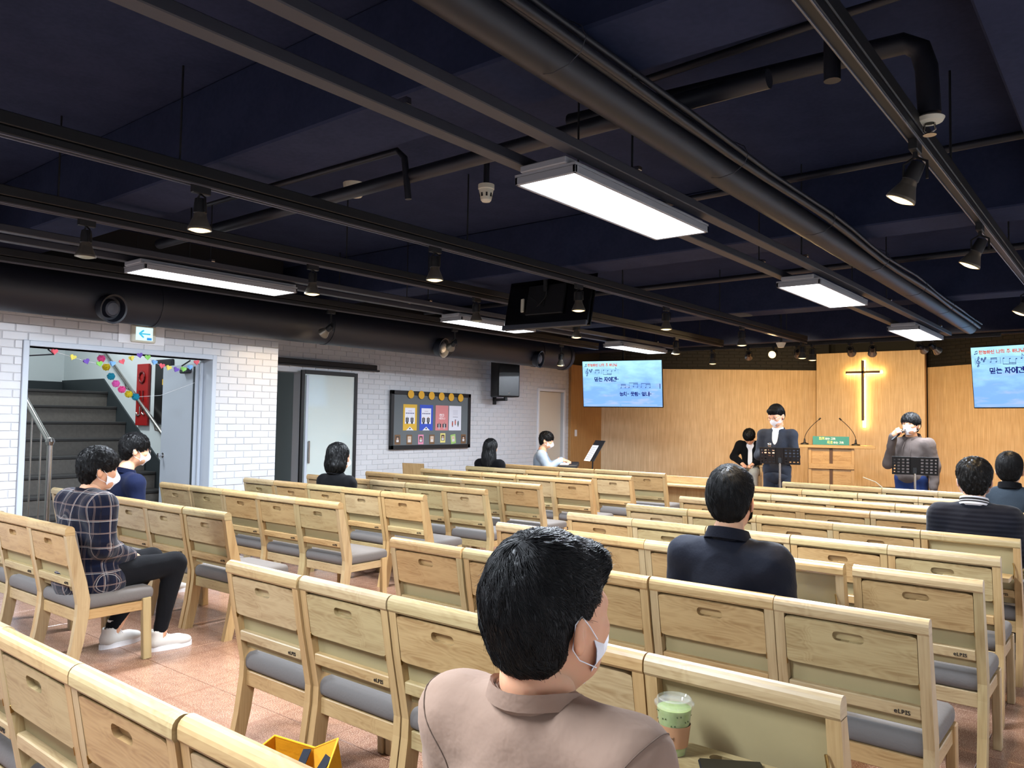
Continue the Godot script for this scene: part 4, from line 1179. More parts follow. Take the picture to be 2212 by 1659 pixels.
func stage() -> void:
	# televisions
	var tx := screen_tex()
	M.screen = mk(Color(0.0, 0.0, 0.0), 0.12)
	M.screen.emission_enabled = true; M.screen.emission = Color(1, 1, 1); M.screen.emission_texture = tx; M.screen.emission_operator = BaseMaterial3D.EMISSION_OP_MULTIPLY; M.screen.emission_energy_multiplier = 1.15
	for s in [-1.0, 1.0]:
		var t := thing("television", "hanging television showing a hymn, %s of the stage" % ("left" if s < 0 else "right"), "television", Vector3(-4.1 + s * 3.02, 2.17, -11.9 if s < 0 else -11.95), -s * deg_to_rad(14), "song screens")
		var tilt := Vector3(deg_to_rad(7), 0, 0)
		part(t, "casing", bx(Vector3(1.46, 0.835, 0.04), 0.006, Vector3(0, 0, -0.022)), M.blackgloss, Vector3.ZERO, tilt)
		var sc := MB.new()
		sc.card(1.435, 0.807)
		part(t, "screen", sc.mesh(), M.screen, Vector3(0, 0.002, 0.003), tilt)
		part(t, "hanger_pole", tb([Vector3(0, 0.3, -0.1), Vector3(0, 1.13, -0.1)], 0.025, 10), M.black)
		part(t, "bracket", bx(Vector3(0.4, 0.3, 0.05), 0.005, Vector3(0, 0.1, -0.07)), M.black, Vector3.ZERO, tilt)
		var l := AreaLight3D.new()
		l.name = "screen_light"
		l.area_size = Vector2(1.4, 0.8); l.light_color = Color(0.60, 0.78, 1.0); l.light_energy = 0.35; l.area_range = 30.0; l.area_attenuation = 2.0; l.shadow_enabled = true
		t.add_child(l)
		l.rotation = tilt + Vector3(0, PI, 0)
		l.position = Vector3(0, 0, 0.02)
		l.rotation = Vector3(-tilt.x, PI, 0)
	# cross with its light behind
	var cr := thing("wall_cross", "dark wood cross glowing warm from behind on the tall panel", "cross", Vector3(-4.17, 2.20, -15.90))
	part(cr, "upright", bx(Vector3(0.045, 1.16, 0.04), 0.003, Vector3(0, -0.02, 0)), M.crosswood)
	part(cr, "crossbar", bx(Vector3(0.62, 0.045, 0.04), 0.003, Vector3(0, 0.33, 0)), M.crosswood)
	M.led = glow(Color(1.0, 0.86, 0.55), 14.0)
	part(cr, "light_strip", bx(Vector3(0.05, 1.30, 0.02), 0, Vector3(0.0, -0.08, -0.095)), M.led)
	part(cr, "light_strip", bx(Vector3(0.66, 0.05, 0.02), 0, Vector3(0.0, 0.33, -0.095)), M.led)
	part(cr, "standoff", bx(Vector3(0.03, 0.2, 0.1), 0, Vector3(0, 0.33, -0.06)), M.crosswood)
	for q in [[Vector2(0.05, 1.30), Vector3(0.0, -0.08, -0.08)], [Vector2(0.66, 0.05), Vector3(0, 0.33, -0.08)]]:
		var l := AreaLight3D.new()
		l.name = "cross_glow_light"
		l.area_size = q[0]; l.light_color = Color(1.0, 0.84, 0.52); l.light_energy = 1.5; l.area_range = 30.0; l.area_attenuation = 2.0; l.shadow_enabled = true
		cr.add_child(l)
		l.position = q[1]
	# pulpit
	var pu := thing("pulpit", "light wood pulpit with dark upright band and a crossbar under its top", "pulpit", Vector3(-4.22, 0.2, -14.05), deg_to_rad(20))
	part(pu, "table_top", bx(Vector3(1.26, 0.05, 0.50), 0.006, Vector3(0.06, 0.935, 0)), M.wh1)
	part(pu, "front_panel", bx(Vector3(0.66, 0.90, 0.03), 0.003, Vector3(0, 0.46, 0.15)), M.wh3)
	for s in [-1.0, 1.0]: part(pu, "side_panel", bx(Vector3(0.05, 0.92, 0.34), 0.003, Vector3(s * 0.34, 0.46, 0.02)), M.wv3)
	part(pu, "upright_band", bx(Vector3(0.05, 0.90, 0.03), 0.003, Vector3(0, 0.46, 0.17)), M.crosswood)
	part(pu, "cross_band", bx(Vector3(0.72, 0.09, 0.05), 0.003, Vector3(0.0, 0.60, 0.19)), M.wh3)
	var bk := thing("book_rest", "teal-fronted book rest with white lettering on the pulpit", "book rest", Vector3(-4.22, 1.16, -14.05), deg_to_rad(20))
	var wd := MB.new()
	wd.t = Transform3D(Basis(Vector3(0, 0, 1), Vector3(0, 1, 0), Vector3(-1, 0, 0)), Vector3(0.0, 0, 0))
	wd.prism([Vector2(0.12, 0.0), Vector2(0.12, 0.15), Vector2(-0.16, 0.05), Vector2(-0.16, 0.0)], 0.58)
	part(bk, "wedge", wd.mesh(), M.wh1)
	var bi := Image.create(512, 128, false, Image.FORMAT_RGB8)
	bi.fill(Color(0.17, 0.50, 0.50))
	hangul(bi, "위로", Vector2(90, 14), 40, 5, Color(0.93, 0.90, 0.45)); hangul(bi, "하는 교회", Vector2(178, 20), 32, 3.5, Color(0.95, 0.97, 0.95))
	hangul(bi, "치유", Vector2(206, 70), 40, 5, Color(0.93, 0.90, 0.45)); hangul(bi, "하는 교회", Vector2(294, 76), 32, 3.5, Color(0.95, 0.97, 0.95))
	var bn := MB.new()
	bn.card(0.58, 0.145)
	part(bk, "banner", bn.mesh(), print_mat(ImageTexture.create_from_image(bi)), Vector3(0, 0.076, 0.1235))
	for q in [[-0.42, 0.24, "left"], [0.40, -0.24, "right"]]:
		var g := thing("gooseneck_microphone", "black gooseneck microphone on the %s end of the pulpit" % q[2], "microphone", Vector3(-4.22, 1.16, -14.05) + Basis(Vector3.UP, deg_to_rad(20)) * Vector3(q[0], 0, 0.05), deg_to_rad(20), "pulpit microphones")
		part(g, "base", lt([Vector2(0, 0), Vector2(0.07, 0), Vector2(0.065, 0.02), Vector2(0.02, 0.035), Vector2(0.012, 0.10), Vector2(0, 0.11)], 18), M.black)
		var pts := []
		for k in 9: pts.append(Vector3(q[1] * pow(k / 8.0, 1.7) * 0.95, 0.10 + 0.33 * k / 8.0, 0.02 * k / 8.0))
		part(g, "neck", tb(pts, 0.006, 6), M.black)
		part(g, "capsule", tb([pts[8], pts[8] + Vector3(q[1] * 0.14, 0.035, 0.005)], 0.013, 10), M.black)
	# music stands
	for q in [[Vector3(-3.40, 0, -9.36), deg_to_rad(16), 1.22, "dark music stand before the man in the suit"], [Vector3(-1.98, 0, -9.62), deg_to_rad(14), 1.16, "dark music stand before the man in the grey hoodie"]]:
		var ms := thing("music_stand", q[3], "music stand", q[0], q[1], "music stands")
		var N := MB.new()
		# perforated desk: a grid of bars round its holes
		var bw := 0.46
		var bh := 0.21
		N.box(Vector3(0.10, bh, 0.004), Vector3(0, 0, 0))
		for s in [-1.0, 1.0]:
			var x0: float = s * 0.05
			var x1: float = s * bw / 2
			for k in 5: N.box(Vector3(0.021 if k > 0 and k < 4 else 0.018, bh, 0.004), Vector3(lerpf(x0, x1, k / 4.0) - s * (0.009 if k == 4 else 0.0), 0, 0))
			for k in 6: N.box(Vector3(absf(x1 - x0), 0.020 if k > 0 and k < 5 else 0.024, 0.0042), Vector3((x0 + x1) / 2, -bh / 2 + 0.01 + k * (bh - 0.02) / 5, 0))
		N.box(Vector3(bw, 0.004, 0.05), Vector3(0, -bh / 2, -0.025))
		part(ms, "desk", N.mesh(), M.black, Vector3(0, q[2] - 0.10, 0), Vector3(deg_to_rad(20), 0, 0))
		part(ms, "tube", tb([Vector3(0, 0.12, -0.02), Vector3(0, q[2] - 0.12, -0.02)], 0.013, 10), M.steel)
		part(ms, "clamp", bx(Vector3(0.05, 0.10, 0.05), 0.008, Vector3(0, q[2] - 0.14, -0.03)), M.black)
		for k in 3: part(ms, "leg", tb([Vector3(0, 0.22, -0.02), Vector3(sin(k * TAU / 3 + 0.5) * 0.24, 0.01, -0.02 + cos(k * TAU / 3 + 0.5) * 0.24)], 0.009, 8), M.steel)
	# keyboard, its stand and the sheet-music rest
	var kb := thing("keyboard", "dark electric keyboard in front of the seated player", "keyboard", Vector3(-7.06, 0.80, -10.22), deg_to_rad(122))
	part(kb, "case", bx(Vector3(1.1, 0.07, 0.28), 0.01), M.black)
	for k in 36: part(kb, "white_key", bx(Vector3(0.024, 0.012, 0.13), 0.002, Vector3(-0.45 + k * 0.0255, 0.038, -0.055)), M.white)
	var ks := thing("keyboard_stand", "black trestle stand carrying the keyboard", "stand", Vector3(-7.08, 0, -10.20), deg_to_rad(122))
	for s in [-1.0, 1.0]:
		part(ks, "leg", tb([Vector3(s * 0.40, 0.0, -0.14), Vector3(s * 0.40, 0.765, 0.05)], 0.014, 8), M.black)
		part(ks, "leg", tb([Vector3(s * 0.40, 0.0, 0.14), Vector3(s * 0.40, 0.765, -0.05)], 0.014, 8), M.black)
	part(ks, "crossbar", tb([Vector3(-0.40, 0.35, 0), Vector3(0.40, 0.35, 0)], 0.012, 8), M.black)
	var mr := thing("sheet_stand", "slanted dark stand holding a white music sheet behind the keyboard", "music stand", Vector3(-6.74, 0, -10.46), deg_to_rad(-30))
	part(mr, "desk", bx(Vector3(0.34, 0.38, 0.006), 0.002), M.black, Vector3(0, 1.04, 0), Vector3(deg_to_rad(-32), 0, 0))
	part(mr, "tube", tb([Vector3(0, 0.0, 0.06), Vector3(0, 0.95, 0.03)], 0.012, 8), M.black)
	for k in 3: part(mr, "leg", tb([Vector3(0, 0.2, 0.06), Vector3(sin(k * TAU / 3) * 0.22, 0.01, 0.06 + cos(k * TAU / 3) * 0.22)], 0.009, 6), M.black)
	var si := Image.create(128, 176, false, Image.FORMAT_RGB8)
	si.fill(Color(0.95, 0.95, 0.96))
	for k in 7:
		for j in 4: si.fill_rect(Rect2i(10, 16 + k * 22 + j * 3, 108, 1), Color(0.3, 0.3, 0.3))
		for j in 12: si.fill_rect(Rect2i(14 + j * 8 + (k * 3) % 5, 16 + k * 22 + (j * 5 + k) % 9, 4, 4), Color(0.1, 0.1, 0.1))
	var sm := MB.new()
	sm.card(0.21, 0.29)
	sm.box(Vector3(0.21, 0.29, 0.001), Vector3(0, 0, -0.001))
	solo("music_sheet", "white printed music sheet on the slanted stand by the keyboard", "sheet", sm.mesh(), print_mat(ImageTexture.create_from_image(si)), Vector3(-6.74, 0, -10.46) + Basis(Vector3.UP, deg_to_rad(-30)) * Vector3(-0.06, 1.00, 0.032), Vector3(deg_to_rad(-32), deg_to_rad(-30), 0))
	# front desk before the left block, stools, wedge, small things
	var fd := thing("front_desk", "low light wood pew desk before the left block's front row", "desk", Vector3(-5.05, 0, -10.2), 0.03)
	part(fd, "shelf", bx(Vector3(1.30, 0.03, 0.26), 0.004, Vector3(-0.1, 0.62, 0.06)), M.wh1)
	part(fd, "back_panel", bx(Vector3(1.28, 0.60, 0.02), 0.003, Vector3(-0.1, 0.30, -0.08)), M.wv1)
	part(fd, "ledge", bx(Vector3(1.30, 0.10, 0.02), 0.003, Vector3(-0.1, 0.69, -0.07)), M.wh1)
	for s in [-1.0, 1.0]:
		var sd := MB.new()
		sd.t = Transform3D(Basis(Vector3(0, 0, 1), Vector3(0, 1, 0), Vector3(-1, 0, 0)), Vector3(-0.1 + s * 0.66, 0, 0))
		sd.prism([Vector2(-0.12, 0.0), Vector2(-0.10, 0.60), Vector2(-0.10, 0.76), Vector2(0.20, 0.70), Vector2(0.20, 0.58), Vector2(0.10, 0.50), Vector2(0.12, 0.0)], 0.035)
		part(fd, "side_panel", sd.mesh(), M.wh1)
	for k in 2:
		var so := thing("wooden_stool", ["light wood stool the cardigan man sits on, left part", "tall light wood stool right of the seated cardigan man"][k], "stool", Vector3(-5.32 + k * 0.42, 0.2, -12.85 - k * 0.12), 0.55, "stage stools")
		part(so, "seat", bx(Vector3(0.36, 0.04, 0.34), 0.006, Vector3(0, 0.48 + k * 0.12, 0)), M.wh3)
		for a in [-1.0, 1.0]:
			for b in [-1.0, 1.0]: part(so, "leg", bx(Vector3(0.04, 0.47 + k * 0.12, 0.04), 0.004, Vector3(a * 0.15, 0.235 + k * 0.06, b * 0.14)), M.wh3)
		for b in [-1.0, 1.0]: part(so, "stretcher", bx(Vector3(0.28, 0.03, 0.02), 0.003, Vector3(0, 0.2, b * 0.14)), M.wh3)
	var we := thing("wedge_speaker", "black wedge monitor speaker on the stage floor near the hoodie man", "speaker", Vector3(-3.1, 0.2, -12.9), deg_to_rad(30))
	var wm := MB.new()
	wm.t = Transform3D(Basis(Vector3(0, 0, 1), Vector3(0, 1, 0), Vector3(-1, 0, 0)), Vector3.ZERO)
	wm.prism([Vector2(-0.2, 0), Vector2(0.2, 0), Vector2(0.2, 0.10), Vector2(-0.05, 0.36), Vector2(-0.2, 0.36)], 0.55)
	part(we, "cabinet", wm.mesh(), M.black)
	part(we, "grille", bx(Vector3(0.48, 0.30, 0.01), 0.003), M.steelgrey, Vector3(0, 0.235, 0.083), Vector3(deg_to_rad(-44), 0, 0))
	solo("stage_cable", "thin pale cable arching up from the wedge speaker", "cable", tb([Vector3(-3.12, 0.56, -12.95), Vector3(-3.22, 0.64, -12.95), Vector3(-3.40, 0.70, -12.95)], 0.008, 6), M.plastic)
	solo("light_switch", "white light switch on the wood strip beside the cream door", "switch", bx(Vector3(0.012, 0.13, 0.075), 0.004), M.white, Vector3(-8.732, 1.27, -12.86))
	# plywood side chair by the wall
	var pc := thing("plywood_chair", "plain plywood chair standing apart by the brick wall", "chair", Vector3(-8.2, 0, -7.95), 0.35)
	var bp := MB.new()
	for k in 6:
		var a := -0.17 + k * 0.34 / 5
		if k < 5:
			var b := a + 0.34 / 5
			var za := 0.02 - a * a * 0.9
			var zb := 0.02 - b * b * 0.9
			bp.quad(Vector3(a, 0.50, za), Vector3(b, 0.50, zb), Vector3(b, 0.86, zb + 0.06), Vector3(a, 0.86, za + 0.06), Vector3(0, 0, 1))
			bp.quad(Vector3(a, 0.50, za - 0.012), Vector3(b, 0.50, zb - 0.012), Vector3(b, 0.86, zb + 0.048), Vector3(a, 0.86, za + 0.048), Vector3(0, 0, -1))
			bp.quad(Vector3(a, 0.86, za + 0.06), Vector3(b, 0.86, zb + 0.06), Vector3(b, 0.86, zb + 0.048), Vector3(a, 0.86, za + 0.048), Vector3(0, 1, 0))
	part(pc, "backrest", bp.mesh(), M.wv3)
	part(pc, "seat", bx(Vector3(0.40, 0.02, 0.40), 0.006, Vector3(0, 0.45, -0.2)), M.wh3)
	for a in [-1.0, 1.0]:
		for b in [0.0, -0.36]: part(pc, "leg", bx(Vector3(0.035, 0.44, 0.035), 0.004, Vector3(a * 0.17, 0.22, b - 0.02)), M.wv3)
		part(pc, "back_post", bx(Vector3(0.03, 0.2, 0.025), 0.003, Vector3(a * 0.14, 0.53, -0.01)), M.wv3)

func poster_img(k: int) -> ImageTexture:
	var im := Image.create(96, 180, false, Image.FORMAT_RGB8)
	var bg: Color = [Color(0.85, 0.68, 0.22), Color(0.20, 0.32, 0.75), Color(0.82, 0.52, 0.52), Color(0.86, 0.86, 0.90)][k]
	im.fill(bg)
	var dk := Color(0.15, 0.15, 0.18)
	if k < 2:
		im.fill_rect(Rect2i(12, 24, 70, 110), Color(0.90, 0.90, 0.94))
		for j in 5: im.fill_rect(Rect2i(18 + j * 12, 58, 9, 7), Color(0.35, 0.36, 0.5))
		im.fill_rect(Rect2i(34, 44, 26, 3), Color(0.7, 0.6, 0.65))
		for x in [28, 62]:
			im.fill_rect(Rect2i(x - 6, 80 + k * 6, 12, 12), Color(0.75, 0.6, 0.55) if k == 1 else Color(0.85, 0.85, 0.85))
			im.fill_rect(Rect2i(x - 10, 92, 20, 30), dk); im.fill_rect(Rect2i(x - 3, 94, 6, 26), Color(0.6, 0.6, 0.62)); im.fill_rect(Rect2i(x - 6, 122, 12, 12), dk)
		for j in 14: im.fill_rect(Rect2i(48 - j * 2, 152 + j * 2, j * 4, 2), Color(0.88, 0.88, 0.9))
		im.fill_rect(Rect2i(44, 162, 8, 10), dk)
	elif k == 2:
		hangul(im, "환대", Vector2(30, 62), 18, 2.5, Color(0.96, 0.90, 0.90)); hangul(im, "세미나", Vector2(26, 86), 16, 2.2, Color(0.96, 0.90, 0.90))
		for x in [28, 68]:
			im.fill_rect(Rect2i(x - 5, 120, 10, 10), Color(0.70, 0.52, 0.48)); im.fill_rect(Rect2i(x - 14, 132, 28, 26), dk); im.fill_rect(Rect2i(x - 5, 134, 10, 36), Color(0.7, 0.7, 0.72))
	else:
		for j in 4: im.fill_rect(Rect2i(30, 34 + j * 10, 38, 2), Color(0.66, 0.66, 0.72))
		im.fill_rect(Rect2i(30, 80, 40, 3), Color(0.45, 0.45, 0.5))
		for q in [[28, 120, Color(0.7, 0.35, 0.3)], [50, 108, Color(0.75, 0.4, 0.35)], [72, 118, Color(0.2, 0.3, 0.25)]]:
			im.fill_rect(Rect2i(q[0] - 5, q[1], 10, 24), q[2]); im.fill_rect(Rect2i(q[0] - 3, q[1] - 8, 7, 7), dk); im.fill_rect(Rect2i(q[0] - 4, q[1] + 24, 8, 10), Color(0.5, 0.45, 0.45))
	return ImageTexture.create_from_image(im)

func wall_things() -> void:
	# notice board: face to +x
	var face := Basis(Vector3.UP, PI / 2)
	var bo := thing("notice_board", "grey felt notice board in a black frame on the brick wall", "notice board", Vector3(-8.765, 1.48, -8.86), PI / 2)
	part(bo, "felt", bx(Vector3(1.72, 0.86, 0.02), 0), mk(Color(0.40, 0.42, 0.43), 0.95))
	for s in [-1.0, 1.0]:
		part(bo, "frame_bar", bx(Vector3(1.78, 0.06, 0.04), 0.004, Vector3(0, s * 0.415, 0.006)), M.black)
		part(bo, "frame_bar", bx(Vector3(0.06, 0.89, 0.04), 0.004, Vector3(s * 0.86, 0, 0.006)), M.black)
	var P := func(x: float, y: float, z := 0.014) -> Vector3: return Vector3(-8.765, 1.48, -8.86) + face * Vector3(x, y, z)
	var pn := ["yellow poster with two figures", "blue poster with two figures", "pink poster with white lettering", "white poster with small coloured figures"]
	var px := [-0.49, -0.14, 0.21, 0.52]
	for k in 4:
		var c := MB.new()
		c.box(Vector3(0.29, 0.40, 0.002), Vector3(0, 0, -0.0015)); c.card(0.29, 0.40)
		solo("poster", pn[k] + " on the notice board", "poster", c.mesh(), print_mat(poster_img(k)), P.call(px[k], 0.04), Vector3(0, PI / 2, 0), "notice board posters")
	var yel := mk(Color(0.88, 0.66, 0.20), 0.7)
	for k in 6:
		var t := solo("paper_disc", "round yellow paper disc on the notice board's top edge, %s from left" % ordinal(k), "paper disc", lt([Vector2(0, -0.002), Vector2(0.062, -0.002), Vector2(0.065, 0.0), Vector2(0.062, 0.003), Vector2(0, 0.003)], 20), yel, P.call(-0.50 + k * 0.225, 0.395 - k * 0.004, 0.035), Vector3(0, 0, -PI / 2), "yellow paper discs")
	var pc := [Color(0.45, 0.33, 0.22), Color(0.45, 0.33, 0.22), Color(0.86, 0.55, 0.66), Color(0.45, 0.33, 0.22), Color(0.88, 0.83, 0.50), Color(0.60, 0.75, 0.42), Color(0.45, 0.33, 0.22)]
	var pnm := ["brown", "brown", "pink", "brown", "pale yellow", "tilted green", "brown"]
	for k in 7:
		var im := Image.create(32, 48, false, Image.FORMAT_RGB8)
		im.fill(pc[k])
		im.fill_rect(Rect2i(6, 8, 20, 30), Color(0.22, 0.18, 0.16) if k % 2 == 0 else Color(0.80, 0.74, 0.66))
		im.fill_rect(Rect2i(11, 14, 10, 9), Color(0.80, 0.66, 0.56)); im.fill_rect(Rect2i(9, 24, 14, 12), Color(0.82, 0.80, 0.80))
		var c := MB.new()
		c.box(Vector3(0.115, 0.15, 0.002), Vector3(0, 0, -0.0015)); c.card(0.115, 0.15)
		solo("photo_card", "%s mounted photo card low on the notice board, %s from left" % [pnm[k], ordinal(k)], "photo", c.mesh(), print_mat(ImageTexture.create_from_image(im)), P.call(-0.74 + k * 0.245, -0.30 + (0.02 if k == 4 else 0.0)), Vector3(0, PI / 2, 0.14 if k == 5 else 0.0), "small photo cards")
	# loudspeaker on its wall arm
	var ls := thing("loudspeaker", "black loudspeaker on a wall arm beside the notice board", "speaker", Vector3(-8.42, 2.22, -10.25), deg_to_rad(62))
	part(ls, "cabinet", bx(Vector3(0.40, 0.66, 0.34), 0.015), M.black)
	part(ls, "grille", bx(Vector3(0.37, 0.62, 0.01), 0.004, Vector3(0, 0, 0.172)), M.blackgloss)
	part(ls, "badge", lt([Vector2(0, 0), Vector2(0.018, 0), Vector2(0, 0.008)], 3), M.steel, Vector3(0, -0.26, 0.179), Vector3(PI / 2, 0, 0))
	part(ls, "wall_arm", bx(Vector3(0.05, 0.05, 0.54), 0.006, Vector3(-0.03, -0.37, -0.13)), M.black)
	part(ls, "arm_pivot", bx(Vector3(0.05, 0.08, 0.05), 0.006, Vector3(-0.03, -0.355, 0.1)), M.black)
	part(ls, "wall_plate", bx(Vector3(0.07, 0.24, 0.03), 0.006, Vector3(-0.03, -0.33, -0.40)), M.black)
	# exit sign
	var ex := thing("exit_sign", "lit emergency exit sign with arrow on the bricks above the door", "exit sign", Vector3(-7.79, 2.30, -3.74), PI / 2)
	part(ex, "back_plate", bx(Vector3(0.46, 0.20, 0.006), 0.002), M.white)
	part(ex, "box", bx(Vector3(0.24, 0.17, 0.05), 0.01, Vector3(0.0, 0, 0.025)), M.plastic)
	var ei := Image.create(128, 96, false, Image.FORMAT_RGB8)
	ei.fill(Color(0.85, 0.98, 1.0))
	strokes(ei, [V2([104, 48, 30, 48]), V2([56, 24, 28, 48, 56, 72])], Vector2.ZERO, Vector2.ONE, 10, Color(0.25, 0.72, 0.85))
	ei.fill_rect(Rect2i(84, 74, 36, 18), Color(0.15, 0.55, 0.85))
	var em := mk(Color(0, 0, 0), 0.3)
	em.emission_enabled = true; em.emission = Color.WHITE; em.emission_texture = ImageTexture.create_from_image(ei); em.emission_operator = BaseMaterial3D.EMISSION_OP_MULTIPLY; em.emission_energy_multiplier = 1.2
	var ec := MB.new()
	ec.card(0.17, 0.13)
	part(ex, "lit_face", ec.mesh(), em, Vector3(0, 0, 0.0515))
	var el := AreaLight3D.new()
	el.name = "sign_light"
	el.area_size = Vector2(0.17, 0.13); el.light_color = Color(0.7, 0.92, 1.0); el.light_energy = 0.015; el.area_range = 20.0; el.area_attenuation = 2.0; el.shadow_enabled = true
	ex.add_child(el)
	el.position = Vector3(0, 0, 0.056); el.rotation = Vector3(0, PI, 0)
	# garlands across the doorway
	var hg := thing("heart_garland", "string of folded paper hearts hung across the double door's top", "garland", Vector3(-7.74, 0, 0))
	var hp := [Vector2(-2.92, 2.06), Vector2(-3.08, 2.02), Vector2(-3.20, 1.99), Vector2(-3.32, 1.975), Vector2(-3.44, 1.985), Vector2(-3.53, 2.01), Vector2(-3.62, 2.05), Vector2(-3.70, 2.085), Vector2(-3.78, 2.07), Vector2(-3.85, 2.025), Vector2(-3.93, 1.995), Vector2(-4.0, 1.98), Vector2(-4.08, 1.965), Vector2(-4.16, 1.975), Vector2(-4.23, 2.00), Vector2(-4.30, 2.055)]
	var cols := [Color(0.90, 0.40, 0.45), Color(0.88, 0.83, 0.38), Color(0.45, 0.33, 0.70), Color(0.55, 0.80, 0.40), Color(0.50, 0.70, 0.90)]
	var pts := []
	for p in hp: pts.append(Vector3(0, p.y, p.x))
	part(hg, "string", tb(pts, 0.002, 4), M.white)
	var he := MB.new()
	var hs := []
	for k in 20:
		var a := TAU * k / 20
		hs.append(Vector2(0.030 * pow(sin(a), 3), 0.0019 * (13 * cos(a) - 5 * cos(2 * a) - 2 * cos(3 * a) - cos(4 * a))))
	for s in [-1.0, 1.0]:
		he.t = Transform3D(Basis(Vector3.UP, s * 0.45), Vector3.ZERO)
		he.prism(hs, 0.0015)
	var hm := he.mesh()
	for k in hp.size(): part(hg, "paper_heart", hm, mk(cols[k % 5], 0.8), Vector3(0.004, hp[k].y, hp[k].x), Vector3(0, PI / 2 + rng.randf_range(-0.4, 0.4), rng.randf_range(-0.5, 0.5)))
	var pg := thing("pompom_garland", "string of bright pompom balls hanging inside the doorway", "garland", Vector3(-7.96, 0, 0))
	var pp := [Vector2(-3.43, 2.04), Vector2(-3.48, 1.96), Vector2(-3.53, 1.87), Vector2(-3.58, 1.80), Vector2(-3.64, 1.745), Vector2(-3.71, 1.70), Vector2(-3.78, 1.675)]
	var pcl := [Color(0.85, 0.30, 0.55), Color(0.80, 0.72, 0.12), Color(0.05, 0.50, 0.60), Color(0.82, 0.35, 0.65), Color(0.85, 0.30, 0.55), Color(0.76, 0.68, 0.10), Color(0.05, 0.50, 0.60)]
	var ps := [Vector3(0, 2.09, -3.40)]
	for p in pp: ps.append(Vector3(0, p.y, p.x))
	ps.append(Vector3(-0.02, 1.70, -4.05))
	ps.append(Vector3(-0.02, 1.85, -4.42))
	part(pg, "string", tb(ps, 0.0015, 4), M.white)
	var fb := MB.new()
	fb.ball(Vector3.ZERO, Vector3.ONE * 0.030, 14, 10)
	for k in 160:
		var dr := Vector3(rng.randfn(), rng.randfn(), rng.randfn()).normalized()
		fb.tube([dr * 0.026, dr * rng.randf_range(0.035, 0.040)], 0.0028, 4, true)
	var fm := fb.mesh()
	for k in 7: part(pg, "pompom", fm, mk(pcl[k], 0.95), Vector3(0, pp[k].y, pp[k].x))
	# red board and a dark framed panel on the stair-hall wall
	var rb := thing("red_board", "tall narrow red board with raised ring letters in the stair hall", "board", Vector3(-9.86, 1.75, -4.775))
	part(rb, "panel", bx(Vector3(0.30, 0.78, 0.03), 0.004), mk(Color(0.62, 0.07, 0.07), 0.4))
	var lt_ := MB.new()
	for q in [[ring2(Vector2(0, 0.22), Vector2(0.07, 0.07))], [V2([-0.05, 0.05, -0.05, -0.08])], [V2([0.04, 0.05, 0.04, -0.08])]]:
		var z := []
		for p in q[0]: z.append(Vector3(p.x, p.y, 0.02))
		lt_.tube(z, 0.014, 6)
	part(rb, "red_letters", lt_.mesh(), mk(Color(0.42, 0.05, 0.06), 0.35))
	var l2 := MB.new()
	for q in [[V2([-0.02, -0.15, -0.02, -0.25, -0.08, -0.27, -0.11, -0.23])], [V2([0.09, -0.15, 0.04, -0.18, 0.04, -0.24, 0.10, -0.26])]]:
		var z := []
		for p in q[0]: z.append(Vector3(p.x, p.y, 0.022))
		l2.tube(z, 0.013, 6)
	part(rb, "pale_letters", l2.mesh(), M.steel)
	var dw := thing("dark_wall_panel", "dark framed glass panel on the stair hall wall behind the leaf", "wall panel", Vector3(-9.36, 1.78, -4.785))
	part(dw, "frame", bx(Vector3(0.42, 0.80, 0.02), 0.004), M.steelgrey)
	part(dw, "dark_glass", bx(Vector3(0.38, 0.76, 0.012), 0, Vector3(0, 0, 0.008)), M.blackgloss)
	part(dw, "yellow_tag", bx(Vector3(0.05, 0.07, 0.004), 0, Vector3(0.02, 0.12, 0.017)), mk(Color(0.85, 0.68, 0.12), 0.6))
	var hl := thing("hall_light", "plain ceiling light over the stairs beyond the open door", "ceiling light", Vector3(-9.9, 3.9, -3.3))
	part(hl, "shade", bx(Vector3(0.5, 0.06, 0.5), 0.01), M.white)
	part(hl, "diffuser", bx(Vector3(0.46, 0.01, 0.46), 0, Vector3(0, -0.033, 0)), glow(Color(0.95, 0.98, 1.0), 3.0))
	var al := AreaLight3D.new()
	al.name = "hall_area_light"
	al.area_size = Vector2(0.45, 0.45); al.light_color = Color(0.95, 0.98, 1.0); al.light_energy = HALL_E; al.area_range = 30.0; al.area_attenuation = 2.0; al.shadow_enabled = true
	hl.add_child(al)
	al.position = Vector3(0, -0.05, 0); al.rotation_degrees = Vector3(-90, 0, 0)

